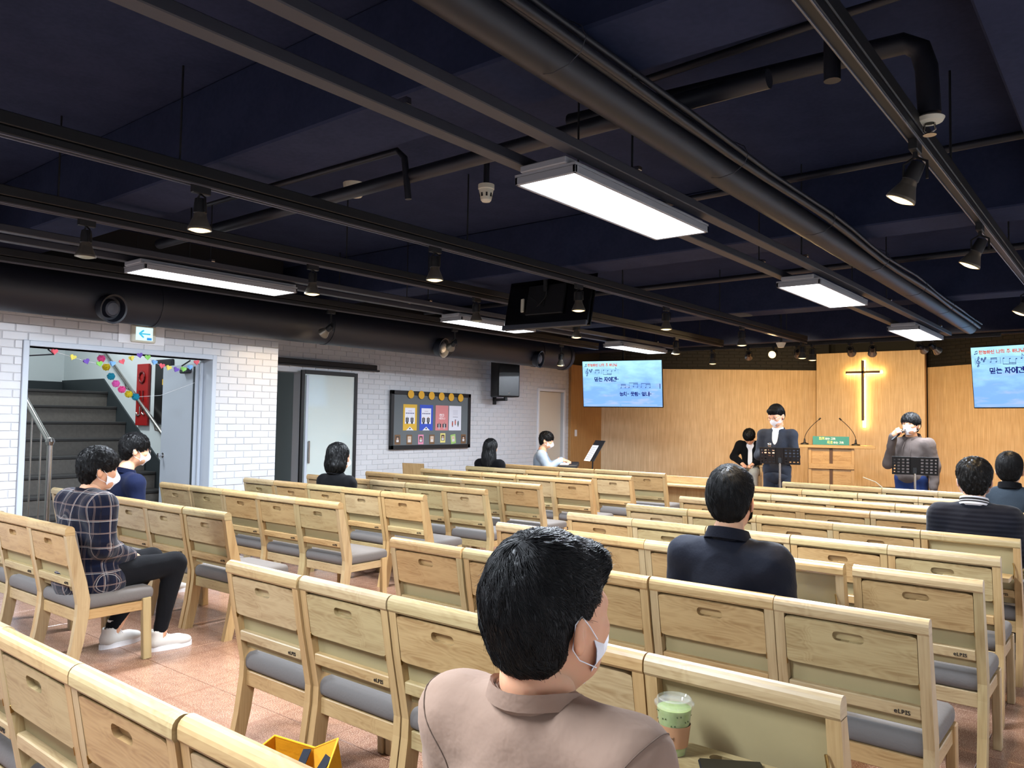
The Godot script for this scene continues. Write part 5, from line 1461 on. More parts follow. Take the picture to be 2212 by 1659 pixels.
# ---------- people
var hd := {}
func people_meshes() -> void:
	var f := Field.new(Vector3(-0.115, -0.19, -0.150), Vector3(0.115, 0.15, 0.135), 0.0055)
	f.ell(Vector3(0, 0.035, 0.012), Vector3(0.077, 0.093, 0.098), 0.02)
	f.ell(Vector3(0, -0.02, -0.035), Vector3(0.066, 0.085, 0.062), 0.05)
	f.ell(Vector3(0, -0.078, -0.048), Vector3(0.044, 0.036, 0.042), 0.05)
	f.ell(Vector3(0, 0.022, -0.080), Vector3(0.052, 0.012, 0.016), 0.02)
	for s in [-1.0, 1.0]:
		f.ell(Vector3(s * 0.031, 0.002, -0.104), Vector3(0.015, 0.008, 0.014), 0.01, Basis(), true)
		f.ell(Vector3(s * 0.086, -0.012, 0.016), Vector3(0.010, 0.034, 0.021), 0.008, Basis(Vector3.UP, s * 0.50))
		f.ell(Vector3(s * 0.096, -0.008, 0.007), Vector3(0.008, 0.020, 0.011), 0.004, Basis(Vector3.UP, s * 0.50), true)
		f.ell(Vector3(s * 0.038, -0.022, -0.075), Vector3(0.022, 0.018, 0.018), 0.02)
	f.cap(Vector3(0, 0.004, -0.096), Vector3(0, -0.032, -0.113), 0.009, 0.013, 0.018)
	f.ell(Vector3(0, -0.060, -0.093), Vector3(0.025, 0.009, 0.008), 0.008)
	f.cap(Vector3(0, -0.06, 0.018), Vector3(0, -0.125, 0.026), 0.054, 0.053, 0.04)
	hd.head = MB.new()
	f.emit(hd.head)
	# hair of four cuts
	var nz := FastNoiseLite.new()
	nz.seed = 8; nz.frequency = 55.0; nz.fractal_octaves = 2
	var h := Field.new(Vector3(-0.13, -0.13, -0.14), Vector3(0.13, 0.18, 0.16), 0.005)
	h.ell(Vector3(0, 0.052, 0.020), Vector3(0.092, 0.099, 0.108), 0.02)
	h.ell(Vector3(0, 0.0, 0.058), Vector3(0.084, 0.085, 0.062), 0.04)
	h.ell(Vector3(0, -0.044, 0.052), Vector3(0.062, 0.045, 0.043), 0.03)
	h.ell(Vector3(0, 0.090, -0.070), Vector3(0.066, 0.036, 0.036), 0.03)
	h.ell(Vector3(0, -0.045, -0.110), Vector3(0.088, 0.095, 0.082), 0.01, Basis(), true)
	for s in [-1.0, 1.0]: h.ell(Vector3(s * 0.092, -0.028, 0.004), Vector3(0.034, 0.042, 0.036), 0.01, Basis(), true)
	h.rough(nz, 0.004, Vector3(1.0, 0.35, 1.0))
	var mb := MB.new()
	h.emit(mb)
	hd.short = mb.mesh()
	var near := MB.new()
	near.add(mb, Transform3D())
	strands(near, mb, h, 7000)
	hd.short_near = near.mesh()
	h = Field.new(Vector3(-0.13, -0.13, -0.15), Vector3(0.13, 0.18, 0.16), 0.0055)
	h.ell(Vector3(0, 0.050, 0.006), Vector3(0.101, 0.100, 0.118), 0.02)
	h.ell(Vector3(0, -0.005, 0.056), Vector3(0.086, 0.058, 0.060), 0.03)
	h.ell(Vector3(0, -0.055, 0.056), Vector3(0.060, 0.042, 0.038), 0.03)
	h.ell(Vector3(0, -0.060, -0.125), Vector3(0.105, 0.088, 0.100), 0.01, Basis(), true)
	for s in [-1.0, 1.0]: h.ell(Vector3(s * 0.100, -0.045, 0.0), Vector3(0.042, 0.045, 0.04), 0.01, Basis(), true)
	h.rough(nz, 0.008, Vector3(1.0, 0.45, 1.0))
	mb = MB.new()
	h.emit(mb)
	near = MB.new()
	near.add(mb, Transform3D())
	strands(near, mb, h, 4500)
	hd.bowl = near.mesh()
	h = Field.new(Vector3(-0.15, -0.22, -0.15), Vector3(0.15, 0.18, 0.17), 0.006)
	h.ell(Vector3(0, 0.045, 0.016), Vector3(0.098, 0.102, 0.114), 0.02)
	h.ell(Vector3(0, -0.080, 0.030), Vector3(0.122, 0.110, 0.100), 0.07)
	h.ell(Vector3(0, -0.035, -0.110), Vector3(0.066, 0.100, 0.088), 0.01, Basis(), true)
	h.ell(Vector3(0, -0.20, -0.02), Vector3(0.09, 0.06, 0.10), 0.01, Basis(), true)
	h.rough(nz, 0.008, Vector3(1.0, 0.25, 1.0))
	mb = MB.new()
	h.emit(mb)
	near = MB.new()
	near.add(mb, Transform3D())
	strands(near, mb, h, 3000, true)
	hd.bob = near.mesh()
	h = Field.new(Vector3(-0.14, -0.36, -0.14), Vector3(0.14, 0.18, 0.19), 0.0065)
	h.ell(Vector3(0, 0.045, 0.016), Vector3(0.096, 0.100, 0.112), 0.02)
	h.ell(Vector3(0, -0.13, 0.070), Vector3(0.108, 0.20, 0.058), 0.06)
	h.ell(Vector3(0, -0.035, -0.110), Vector3(0.068, 0.100, 0.088), 0.01, Basis(), true)
	h.rough(nz, 0.008, Vector3(1.0, 0.15, 1.0))
	mb = MB.new()
	h.emit(mb)
	near = MB.new()
	near.add(mb, Transform3D())
	strands(near, mb, h, 3000, true)
	hd.long = near.mesh()
	# right hand, palm down, fingers along -z, thumb to -x
	for kind in ["relaxed", "fist"]:
		var g := Field.new(Vector3(-0.085, -0.085, -0.20), Vector3(0.065, 0.045, 0.06), 0.0042)
		g.cap(Vector3(0, 0, 0.045), Vector3(0, 0, -0.02), 0.027, 0.030, 0.01)
		g.ell(Vector3(0, 0, -0.048), Vector3(0.041, 0.016, 0.050), 0.02)
		var xs := [-0.029, -0.0095, 0.010, 0.028]
		var ln := [0.072, 0.080, 0.074, 0.058]
		for k in 4:
			var b := Vector3(xs[k], 0.001, -0.086)
			if kind == "relaxed":
				g.cap(b, b + Vector3(xs[k] * 0.15, -0.008, -ln[k] * 0.48), 0.0092, 0.0085, 0.004)
				g.cap(b + Vector3(xs[k] * 0.15, -0.008, -ln[k] * 0.48), b + Vector3(xs[k] * 0.2, -0.030, -ln[k] * 0.86), 0.0085, 0.0072, 0.003)
			else:
				g.cap(b, b + Vector3(0, -0.022, -0.022), 0.0098, 0.0095, 0.004)
				g.cap(b + Vector3(0, -0.022, -0.022), b + Vector3(0, -0.046, 0.004), 0.0095, 0.009, 0.003)
				g.cap(b + Vector3(0, -0.046, 0.004), b + Vector3(0, -0.034, 0.026), 0.009, 0.008, 0.003)
		if kind == "relaxed":
			g.cap(Vector3(-0.026, -0.004, -0.028), Vector3(-0.052, -0.014, -0.062), 0.013, 0.0105, 0.01)
			g.cap(Vector3(-0.052, -0.014, -0.062), Vector3(-0.054, -0.022, -0.092), 0.0105, 0.008, 0.003)
		else:
			g.cap(Vector3(-0.026, -0.006, -0.028), Vector3(-0.046, -0.028, -0.062), 0.013, 0.0105, 0.01)
			g.cap(Vector3(-0.046, -0.028, -0.062), Vector3(-0.018, -0.052, -0.094), 0.0105, 0.009, 0.003)
		hd[kind] = MB.new()
		g.emit(hd[kind])
	# shoe, toe to -z
	var sh := Field.new(Vector3(-0.065, -0.01, -0.22), Vector3(0.065, 0.16, 0.11), 0.006)
	sh.cap(Vector3(0, 0.055, 0.045), Vector3(0, 0.045, -0.10), 0.042, 0.038, 0.02)
	sh.ell(Vector3(0, 0.040, -0.13), Vector3(0.046, 0.034, 0.068), 0.03)
	sh.cap(Vector3(0, 0.06, 0.03), Vector3(0, 0.11, 0.032), 0.040, 0.040, 0.02)
	sh.ell(Vector3(0, 0.135, 0.032), Vector3(0.032, 0.03, 0.034), 0.01, Basis(), true)
	sh.plane(Vector3(0, -1, 0), -0.024)
	mb = MB.new()
	sh.emit(mb)
	hd.shoe = mb.mesh()
	mb = MB.new()
	mb.t = Transform3D(Basis(Vector3.RIGHT, PI / 2), Vector3(0, 0.015, 0))
	var ol := []
	for k in 24:
		var a := TAU * k / 24
		ol.append(Vector2(cos(a) * (0.049 if sin(a) < 0 else 0.044), sin(a) * 0.148 - 0.055))
	mb.prism(ol, 0.03)
	hd.sole = mb.mesh()
	mb = MB.new()
	for k in 4:
		mb.tube([Vector3(-0.022, 0.088 - k * 0.009, -0.02 - k * 0.026), Vector3(0, 0.097 - k * 0.009, -0.03 - k * 0.026), Vector3(0.022, 0.088 - k * 0.009, -0.02 - k * 0.026)], 0.0035, 5)
	mb.tube([Vector3(0, 0.10, -0.02), Vector3(-0.03, 0.105, -0.03), Vector3(-0.045, 0.085, -0.04)], 0.003, 5)
	mb.tube([Vector3(0, 0.10, -0.02), Vector3(0.03, 0.105, -0.03), Vector3(0.045, 0.085, -0.04)], 0.003, 5)
	hd.laces = mb.mesh()
	# face mask and its ear loops
	mb = MB.new()
	var NU := 14
	var NV := 10
	var P := func(i: int, j: int) -> Vector3:
		var u := -1.0 + 2.0 * i / NU
		var v := float(j) / NV
		var zc := lerpf(-0.112, -0.138, smoothstep(0.0, 0.42, v)) if v < 0.5 else lerpf(-0.138, -0.082, smoothstep(0.5, 1.05, v))
		var w := lerpf(0.044, 0.079, smoothstep(0.0, 0.4, v)) if v < 0.5 else lerpf(0.079, 0.036, smoothstep(0.55, 1.0, v))
		return Vector3(u * w, lerpf(0.004, -0.114, v) - 0.006 * (1.0 - u * u) * (1.0 if v > 0.8 else 0.0), lerpf(zc, -0.032 if v < 0.8 else -0.045, pow(absf(u), 1.5)))
	for i in NU:
		for j in NV:
			var a: Vector3 = P.call(i, j); var b: Vector3 = P.call(i + 1, j); var c: Vector3 = P.call(i + 1, j + 1); var d: Vector3 = P.call(i, j + 1)
			var cn := Vector3(0, -0.05, 0.02)
			mb.quads(a, b, c, d, (a - cn).normalized(), (b - cn).normalized(), (c - cn).normalized(), (d - cn).normalized())
			mb.quads(a * 0.985, b * 0.985, c * 0.985, d * 0.985, (cn - a).normalized(), (cn - b).normalized(), (cn - c).normalized(), (cn - d).normalized())
	hd.mask = mb.mesh()
	mb = MB.new()
	for s in [-1.0, 1.0]:
		mb.tube([Vector3(s * 0.077, -0.028, -0.035), Vector3(s * 0.086, -0.002, -0.008), Vector3(s * 0.090, 0.020, 0.016), Vector3(s * 0.094, 0.010, 0.034), Vector3(s * 0.090, -0.030, 0.036), Vector3(s * 0.084, -0.052, 0.014), Vector3(s * 0.075, -0.075, -0.035)], 0.0011, 5)
	hd.loops = mb.mesh()
	mb = MB.new()
	for s in [-1.0, 1.0]:
		var rg := []
		for k in 17: rg.append(Vector3(s * 0.032 + cos(k * TAU / 16) * 0.025, -0.002 + sin(k * TAU / 16) * 0.019, -0.112))
		mb.tube(rg, 0.0017, 5)
		mb.tube([Vector3(s * 0.057, 0.004, -0.110), Vector3(s * 0.078, 0.008, -0.05), Vector3(s * 0.082, 0.010, 0.02)], 0.0015, 5)
	mb.tube([Vector3(-0.008, 0.002, -0.112), Vector3(0.008, 0.002, -0.112)], 0.0017, 5)
	hd.glasses = mb.mesh()
	mb = MB.new()
	for s in [-1.0, 1.0]: mb.ball(Vector3(s * 0.031, 0.002, -0.0905), Vector3(0.0125, 0.0045, 0.006), 10, 6)
	hd.eyes = mb.mesh()
	mb = MB.new()
	for s in [-1.0, 1.0]: mb.tube([Vector3(s * 0.014, 0.020, -0.099), Vector3(s * 0.032, 0.025, -0.096), Vector3(s * 0.050, 0.020, -0.084)], [0.003, 0.004, 0.002], 6)
	hd.brows = mb.mesh()

func strands(out: MB, src: MB, f: Field, count: int, hang := false) -> void:
	# thin locks combed outward from the crown, laid on the hair's own surface
	var whorl := Vector3(0.012, 0.135, 0.075)
	var g := RandomNumberGenerator.new()
	g.seed = 77
	var nz := FastNoiseLite.new()
	nz.seed = 4; nz.frequency = 22.0
	var n := 6
	for k in count:
		var i := g.randi() % src.v.size()
		var p := src.v[i] + Vector3(g.randfn(), g.randfn(), g.randfn()) * 0.002
		var nr := src.n[i]
		if nr.dot(p - Vector3(0, 0.02, 0.01)) < 0.015: continue
		if nr.z < -0.75 and p.y < 0.03: continue
		var away := p - whorl
		var clump := nz.get_noise_3dv(p)
		var turn := 0.45 + 1.1 * clump + 0.25 * g.randfn()
		if hang:
			away = Vector3(p.x * 0.4, -0.3, (p.z - 0.02) * 0.4)
			turn = 0.25 * clump + 0.08 * g.randfn()
		var step := g.randf_range(0.007, 0.014)
		var lift := 0.0006 + 0.0035 * maxf(clump, 0.0) + 0.0012 * g.randf()
		var pts := []
		var rad := []
		for s in n:
			var gr := f.slope(p)
			p -= gr * (f.near(p) - lift * (0.3 + s / float(n)))
			pts.append(p)
			rad.append(lerpf(0.0008, 0.00022, s / float(n - 1)))
			var tg := away - gr * away.dot(gr)
			if tg.length() < 1e-4: tg = Vector3(g.randfn(), 0, g.randfn())
			tg = Basis(gr, turn) * tg.normalized() + Vector3(0, -0.12 * s / n, 0)
			p += tg.normalized() * step
		if g.randf() < 0.06: pts[n - 1] += f.slope(pts[n - 1]) * g.randf_range(0.002, 0.007)
		out.tube(pts, rad, 3, false)

func clump_of(nz: FastNoiseLite, d: Vector3) -> float:
	return nz.get_noise_3dv(d * 5.0 + Vector3(7, 3, 1))

func limb_box(js: Array, m: float) -> Array:
	var lo := Vector3.ONE * 99.0
	var hi := Vector3.ONE * -99.0
	for p in js:
		lo = lo.min(p); hi = hi.max(p)
	return [lo - Vector3.ONE * m, hi + Vector3.ONE * m]

func collar(c: Vector3, rx: float, rz: float, h: float, flare: float, gap: float, tilt := 0.25, saddle := 0.0) -> ArrayMesh:
	var m := MB.new()
	var N := 24
	var ring := func(k: int, y: float, o: float) -> Vector3:
		var a: float = -PI / 2 + gap + (TAU - 2 * gap) * k / N
		var p := Vector3(cos(a) * (rx + o), y, sin(a) * (rz + o))
		return c + p + Vector3(0, p.z * tilt + saddle * cos(a) * cos(a), 0)
	for k in N:
		for q in [[-0.012, 0.0, h, 0.0, 1.0], [h, 0.0, h + 0.002, flare * 0.4, 1.0], [h + 0.002, flare * 0.4, -0.006, flare, 1.0], [h * 0.9, -0.006, -0.012, -0.004, -1.0]]:
			var a: Vector3 = ring.call(k, q[0], q[1]); var b: Vector3 = ring.call(k + 1, q[0], q[1]); var d: Vector3 = ring.call(k + 1, q[2], q[3]); var e: Vector3 = ring.call(k, q[2], q[3])
			var na: Vector3 = ((a - c) * Vector3(1, 0, 1)).normalized() * q[4]
			var nb: Vector3 = ((b - c) * Vector3(1, 0, 1)).normalized() * q[4]
			m.quads(a, b, d, e, na, nb, nb, na)
	return m.mesh()

func person(label: String, at: Vector3, turn: float, S: Dictionary) -> Node3D:
	var t := thing("person", label, "person", at, turn)
	var sit: bool = S.get("sit", true)
	var J := {}
	if sit:
		J = {"hip": Vector3(0, 0.51, -0.25), "chest": Vector3(0, 0.83, -0.215), "neck": Vector3(0, 1.020, -0.205), "head": Vector3(0, 1.165, -0.22), "sr": Vector3(0.185, 0.940, -0.205), "er": Vector3(0.222, 0.71, -0.22), "wr": Vector3(0.13, 0.575, -0.44), "kr": Vector3(0.115, 0.515, -0.68), "ar": Vector3(0.12, 0.09, -0.66)}
	else:
		J = {"hip": Vector3(0, 0.93, 0), "chest": Vector3(0, 1.25, 0.0), "neck": Vector3(0, 1.43, 0.015), "head": Vector3(0, 1.59, -0.005), "sr": Vector3(0.19, 1.375, 0.01), "er": Vector3(0.26, 1.11, 0.03), "wr": Vector3(0.25, 0.87, -0.04), "kr": Vector3(0.10, 0.50, -0.01), "ar": Vector3(0.11, 0.09, 0.02)}
	for k in ["sr", "er", "wr", "kr", "ar"]:
		var v: Vector3 = J[k]
		J[k[0] + "l"] = Vector3(-v.x, v.y, v.z)
	for k in S.get("J", {}): J[k] = S.J[k]
	if S.has("drop"):
		for k in ["head", "neck", "chest", "sr", "sl", "er", "el"]: J[k] = J[k] - Vector3(0, S.drop * (0.6 if k == "chest" or k[0] == "e" else 1.0), 0)
	var cell: float = S.get("cell", 0.018)
	var fat: float = S.get("fat", 1.0)
	var hb := Basis.from_euler(S.get("look", Vector3.ZERO) * PI / 180.0)
	var HT := Transform3D(hb, J.head)
	# the body: one mesh from crown to feet, slimmer than the clothes over it
	var body := MB.new()
	var bb := limb_box(J.values(), 0.10)
	var F := Field.new(bb[0], bb[1], 0.022)
	F.cap(J.hip, J.chest, 0.085, 0.085, 0.03)
	F.cap(J.chest, J.neck + Vector3(0, -0.05, -0.005), 0.08, 0.045, 0.03)
	for s in ["r", "l"]:
		F.cap(J.chest + Vector3(0, 0.05, 0), J["s" + s], 0.05, 0.04, 0.03)
		F.cap(J["s" + s], J["e" + s], 0.044, 0.038, 0.02); F.cap(J["e" + s], J["w" + s], 0.038, 0.029, 0.02)
		var sx := 0.075 if s == "r" else -0.075
		F.cap(J.hip + Vector3(sx, 0, 0), J["k" + s], 0.07, 0.052, 0.03); F.cap(J["k" + s], J["a" + s], 0.050, 0.036, 0.02)
	F.emit(body)
	var nf := limb_box([J.neck + Vector3(0, -0.05, 0), J.head + hb * Vector3(0, -0.1, 0.015)], 0.11)
	var NF := Field.new(nf[0], nf[1], 0.010)
	NF.cap(J.neck + Vector3(0, -0.05, -0.005), J.neck + Vector3(0, 0.02, 0.003), 0.060, 0.056, 0.03)
	NF.cap(J.neck + Vector3(0, 0.02, 0.005), J.head + hb * Vector3(0, -0.09, 0.018), 0.057, 0.054, 0.03)
	NF.emit(body)
	body.add(hd.head, HT)
	for s in ["r", "l"]:
		var fd: Vector3 = (S.get("hd" + s, J["w" + s] - J["e" + s]) as Vector3).normalized()
		var up: Vector3 = S.get("hu" + s, Vector3.UP)
		up = (up - fd * up.dot(fd)).normalized()
		var xx := up.cross(-fd).normalized()
		var B := Basis(xx if s == "r" else -xx, up, -fd)
		body.add(hd[S.get("hand" + s, "relaxed")], Transform3D(B, J["w" + s]))
	part(t, "body", body.mesh(), S.get("skin", M.skin))
	# face, hair
	var put := func(called: String, m: Mesh, mt: Material) -> MeshInstance3D:
		var o := part(t, called, m, mt)
		o.transform = HT
		return o
	put.call("eyes", hd.eyes, M.eye)
	put.call("eyebrows", hd.brows, M.hair)
	put.call("hair", hd[S.get("hair", "short")], S.get("hairmat", M.hair))
	if S.has("mask"):
		var mk_: MeshInstance3D = put.call("face_mask", hd.mask, S.mask)
		part(mk_, "ear_loops", hd.loops, S.mask)
	if S.get("glasses", false): put.call("glasses", hd.glasses, M.steel)
	# trousers and shoes
	var leg := [J.hip, J.kr, J.kl, J.ar, J.al]
	var lb := limb_box(leg, 0.24)
	lb[0].y = maxf(lb[0].y, J.ar.y - 0.02)
	var wd: float = S.get("loose", 1.0)
	var TF := Field.new(lb[0], lb[1], S.get("legcell", maxf(cell, 0.018)))
	TF.ell(J.hip + Vector3(0, 0.02, 0), Vector3(0.165, 0.12, 0.135) * fat, 0.04)
	for s in ["r", "l"]:
		var sx := 0.08 if s == "r" else -0.08
		TF.cap(J.hip + Vector3(sx, 0.0, -0.01), J["k" + s], 0.092 * fat, 0.070, 0.05)
		TF.cap(J["k" + s], J["a" + s] + Vector3(0, 0.045, 0), 0.070, 0.052 * wd, 0.03)
	TF.rough(hd.wrinkle, 0.006)
	var tm := MB.new()
	TF.emit(tm)
	part(t, "trousers", tm.mesh(), S.get("pants", M.pants))
	for s in ["r", "l"]:
		var a: Vector3 = J["a" + s]
		var o := part(t, "shoe", hd.shoe, S.get("shoes", M.shoedark), Vector3(a.x, a.y - 0.09, a.z), Vector3(0, -0.15 if s == "r" else 0.15, 0))
		if S.get("socks", false): part(o, "sock", tb([Vector3(0, 0.08, 0.012), Vector3(0, 0.17, 0.0)], [0.038, 0.035], 14), M.shirtwhite)
		part(o, "sole", hd.sole, S.get("soles", M.black))
		part(o, "laces", hd.laces, S.get("soles", M.black))
	# top: torso and sleeves
	var tb_ := limb_box([J.hip, J.chest, J.neck, J.sr, J.sl, J.er, J.el, J.wr, J.wl], 0.24)
	var G := Field.new(tb_[0], tb_[1], cell)
	G.ell(J.chest + Vector3(0, 0.01, 0), Vector3(0.172, 0.185, 0.120) * fat, 0.03)
	G.ell((J.chest as Vector3).lerp(J.hip, 0.55), Vector3(0.160, 0.19, 0.128) * fat, 0.05)
	G.ell(J.hip + Vector3(0, S.get("hem", 0.02), 0), Vector3(0.175, 0.11, 0.142) * fat * S.get("skirt", 1.0), 0.05)
	var sr: float = S.get("sleeve", 1.0)
	G.cap(J.sr, J.sl, 0.060 * fat, 0.060 * fat, 0.06)
	for s in ["r", "l"]:
		G.cap(J.neck + Vector3(0, -0.045, 0.012), J["s" + s] + Vector3(0, -0.004, 0), 0.058, 0.062 * fat, 0.04)
		G.cap(J["s" + s], J["e" + s], 0.070 * fat * sr, 0.058 * sr, 0.04)
		var cuff: Vector3 = (J["e" + s] as Vector3).lerp(J["w" + s], S.get("cuff", 0.97))
		G.cap(J["e" + s], cuff, 0.058 * sr, 0.044 * sr, 0.03)
	if S.has("open"):   # worn open down the front over a light shirt
		var op: float = S.open
		G.cap(J.neck + Vector3(0, 0.02, -0.10), (J.chest as Vector3).lerp(J.hip, 0.45) + Vector3(0, 0, -0.19), 0.050, op, 0.01, true)
		G.cap((J.chest as Vector3).lerp(J.hip, 0.45) + Vector3(0, 0, -0.19), J.hip + Vector3(0, -0.15, -0.2), op, op * S.get("flare", 1.0), 0.01, true)
	G.rough(hd.wrinkle, S.get("wrinkle", 0.007))
	var gm := MB.new()
	G.emit(gm)
	var top := part(t, S.get("topname", "sweater"), gm.mesh(), S.top)
	if S.get("seams", false):   # armhole seams, laid on the cloth
		for s in ["r", "l"]:
			var ax := Vector3(0.75 if s == "r" else -0.75, -0.55, 0.0).normalized()
			var e1 := ax.cross(Vector3.BACK).normalized()
			var ring := []
			for k in 33:
				var a := TAU * k / 32
				var p: Vector3 = J["s" + s] + ax * 0.01 + (e1 * cos(a) + Vector3.BACK * sin(a)) * 0.085
				for z in 3: p -= G.slope(p) * (G.near(p) - 0.0008)
				ring.append(p)
			part(top, "shoulder_seam", tb(ring, 0.0011, 5), cloth(S.top.albedo_color.darkened(0.25), 0.95))
	if S.has("open"):
		var I := Field.new(tb_[0], tb_[1], maxf(cell, 0.016))
		I.ell(J.chest + Vector3(0, 0.01, 0), Vector3(0.158, 0.18, 0.108) * fat, 0.03)
		I.ell((J.chest as Vector3).lerp(J.hip, 0.55), Vector3(0.148, 0.19, 0.118) * fat, 0.05)
		I.cap(J.neck + Vector3(0, -0.04, 0), J.neck + Vector3(0, 0.0, 0.0), 0.085, 0.066, 0.04)
		I.rough(hd.wrinkle, 0.006)
		var im := MB.new()
		I.emit(im)
		part(t, "shirt", im.mesh(), M.shirtwhite)
	for q in S.get("collars", []):
		var nk: Vector3 = J.neck + Vector3(0, q.get("y", -0.005), 0.004)
		part(top, q.get("name", "collar"), collar(nk, q.r, q.r * 1.02, q.h, q.f, q.g, q.get("t", 0.25)), q.m)
	if S.get("crew", false):
		part(top, "neckband", collar(J.neck + Vector3(0, -0.030, 0.004), 0.074, 0.076, 0.020, 0.012, 0.0, 0.30, 0.020), S.top)
	return t

func people() -> void:
	hd.wrinkle = FastNoiseLite.new()
	hd.wrinkle.seed = 12; hd.wrinkle.frequency = 7.0; hd.wrinkle.fractal_octaves = 3
	M.pants = cloth(Color(0.06, 0.065, 0.08))
	M.shoedark = mk(Color(0.05, 0.05, 0.055), 0.4)
	M.sneaker = mk(Color(0.80, 0.79, 0.77), 0.6)
	M.shirtwhite = cloth(Color(0.84, 0.83, 0.82), 0.85)
	people_meshes()
	var RZ := {-1: -0.875, 1: -2.918, 4: -5.412, 6: -7.09}
	# the man in front of the camera
	person("man in a beige sweatshirt seen from behind, nearest the camera", Vector3(-0.80, 0, -0.875), 0.02, {"cell": 0.0115, "fat": 0.97, "crew": true, "hair": "short_near", "hairmat": M.hair, "mask": M.maskwhite, "top": cloth(Color(0.56, 0.47, 0.41), 0.95), "topname": "sweatshirt", "look": Vector3(0, -12, 0), "wrinkle": 0.010, "seams": true,
		"J": {"head": Vector3(0.01, 1.160, -0.225), "neck": Vector3(0, 1.04, -0.205), "sr": Vector3(0.172, 0.960, -0.205), "sl": Vector3(-0.172, 0.965, -0.205), "er": Vector3(0.205, 0.71, -0.22), "el": Vector3(-0.205, 0.71, -0.22)}})
	# dark jacket
	person("man in a dark navy jacket with black mask, right block", Vector3(-1.348, 0, RZ[1]), 0.0, {"cell": 0.013, "fat": 1.02, "hair": "short_near", "mask": M.maskblack, "top": cloth(Color(0.075, 0.085, 0.125), 0.7), "topname": "jacket", "look": Vector3(-3, 6, 0), "wrinkle": 0.010, "sleeve": 1.12,
		"collars": [{"r": 0.070, "h": 0.040, "f": 0.030, "g": 0.35, "m": cloth(Color(0.075, 0.085, 0.125), 0.7)}], "J": {"head": Vector3(0, 1.175, -0.235), "sr": Vector3(0.185, 0.935, -0.20), "sl": Vector3(-0.185, 0.935, -0.20)}})
	# ribbed sweater with a striped shirt collar
	var rib := cloth(Color.WHITE, 0.95)
	rib.albedo_texture = rib_tex()
	rib.uv1_scale = Vector3(6, 9, 6)
	var stripe := cloth(Color(0.86, 0.85, 0.86))
	person("man in a ribbed navy sweater with white striped collar, right block", Vector3(-0.823, 0, RZ[4]), 0.0, {"cell": 0.014, "fat": 1.07, "hair": "bowl", "hairmat": M.hairbrown, "mask": M.maskwhite, "top": rib, "topname": "ribbed_sweater", "look": Vector3(-4, 8, 0),
		"collars": [{"r": 0.072, "h": 0.042, "f": 0.014, "g": 0.3, "m": stripe}, {"name": "collar_stripe", "r": 0.0785, "h": 0.006, "f": 0.006, "g": 0.3, "y": 0.008, "m": M.print}, {"name": "collar_stripe", "r": 0.0765, "h": 0.006, "f": 0.006, "g": 0.3, "y": 0.022, "m": M.print}]})
	person("man in a dark grey jacket at the picture's right edge", Vector3(-0.823, 0, RZ[6]), 0.0, {"cell": 0.018, "fat": 1.10, "hair": "short_near", "hairmat": M.hairbrown, "top": cloth(Color(0.17, 0.20, 0.23), 0.85), "topname": "jacket", "collars": [{"r": 0.074, "h": 0.045, "f": 0.012, "g": 0.3, "m": cloth(Color(0.04, 0.04, 0.05))}]})
	# plaid shirt
	var plaid := cloth(Color.WHITE, 0.92)
	plaid.albedo_texture = plaid_tex()
	plaid.uv1_scale = Vector3(6.4, 6.4, 6.4)
	var T := 0.0221
	var LR := func(r_z: float, j: float) -> Vector3: return Vector3(-7.382, 0, r_z) + Basis(Vector3.UP, T) * Vector3((j + 0.5) * 0.525, 0, 0)
	person("man in a navy plaid shirt, dark jeans and white sneakers", LR.call(-1.850, 4.0), T, {"cell": 0.014, "fat": 1.20, "hair": "bowl", "mask": M.maskwhite, "top": plaid, "topname": "plaid_shirt", "look": Vector3(-4, -6, 0), "cuff": 0.86, "sleeve": 1.14, "hem": -0.02, "legcell": 0.014, "skirt": 1.16, "socks": true, "wrinkle": 0.009, "shoes": M.sneaker, "soles": M.white, "loose": 0.85,
		"collars": [{"r": 0.070, "h": 0.040, "f": 0.018, "g": 0.4, "m": plaid}], "J": {"head": Vector3(0, 1.150, -0.27), "neck": Vector3(0, 0.995, -0.23), "chest": Vector3(0, 0.82, -0.22), "kr": Vector3(0.13, 0.535, -0.72), "kl": Vector3(-0.13, 0.535, -0.70), "ar": Vector3(0.13, 0.09, -0.64), "al": Vector3(-0.16, 0.09, -0.48), "wr": Vector3(0.08, 0.60, -0.47), "wl": Vector3(-0.10, 0.60, -0.46)}})
	person("person in a navy denim jacket with glasses, behind the plaid man", LR.call(-2.817, 1.12), T - 0.05, {"cell": 0.018, "hair": "bowl", "mask": M.maskwhite, "glasses": true, "top": cloth(Color(0.055, 0.085, 0.19), 0.8), "topname": "denim_jacket", "shoes": M.sneaker, "soles": M.white, "look": Vector3(-6, -8, 0), "J": {"head": Vector3(0, 1.20, -0.27)}, "collars": [{"r": 0.070, "h": 0.035, "f": 0.02, "g": 0.4, "m": cloth(Color(0.055, 0.085, 0.19), 0.8)}]})
	person("woman with a chin-length black bob in a black top", LR.call(-4.675, 1.86), T, {"cell": 0.018, "fat": 0.95, "hair": "bob", "mask": M.maskwhite, "top": cloth(Color(0.035, 0.038, 0.05), 0.8), "topname": "blouse", "look": Vector3(-4, -14, 0), "drop": 0.075, "J": {"head": Vector3(0, 1.185, -0.23)}, "collars": [{"r": 0.07, "h": 0.03, "f": 0.02, "g": 0.4, "m": cloth(Color(0.035, 0.038, 0.05), 0.8)}]})
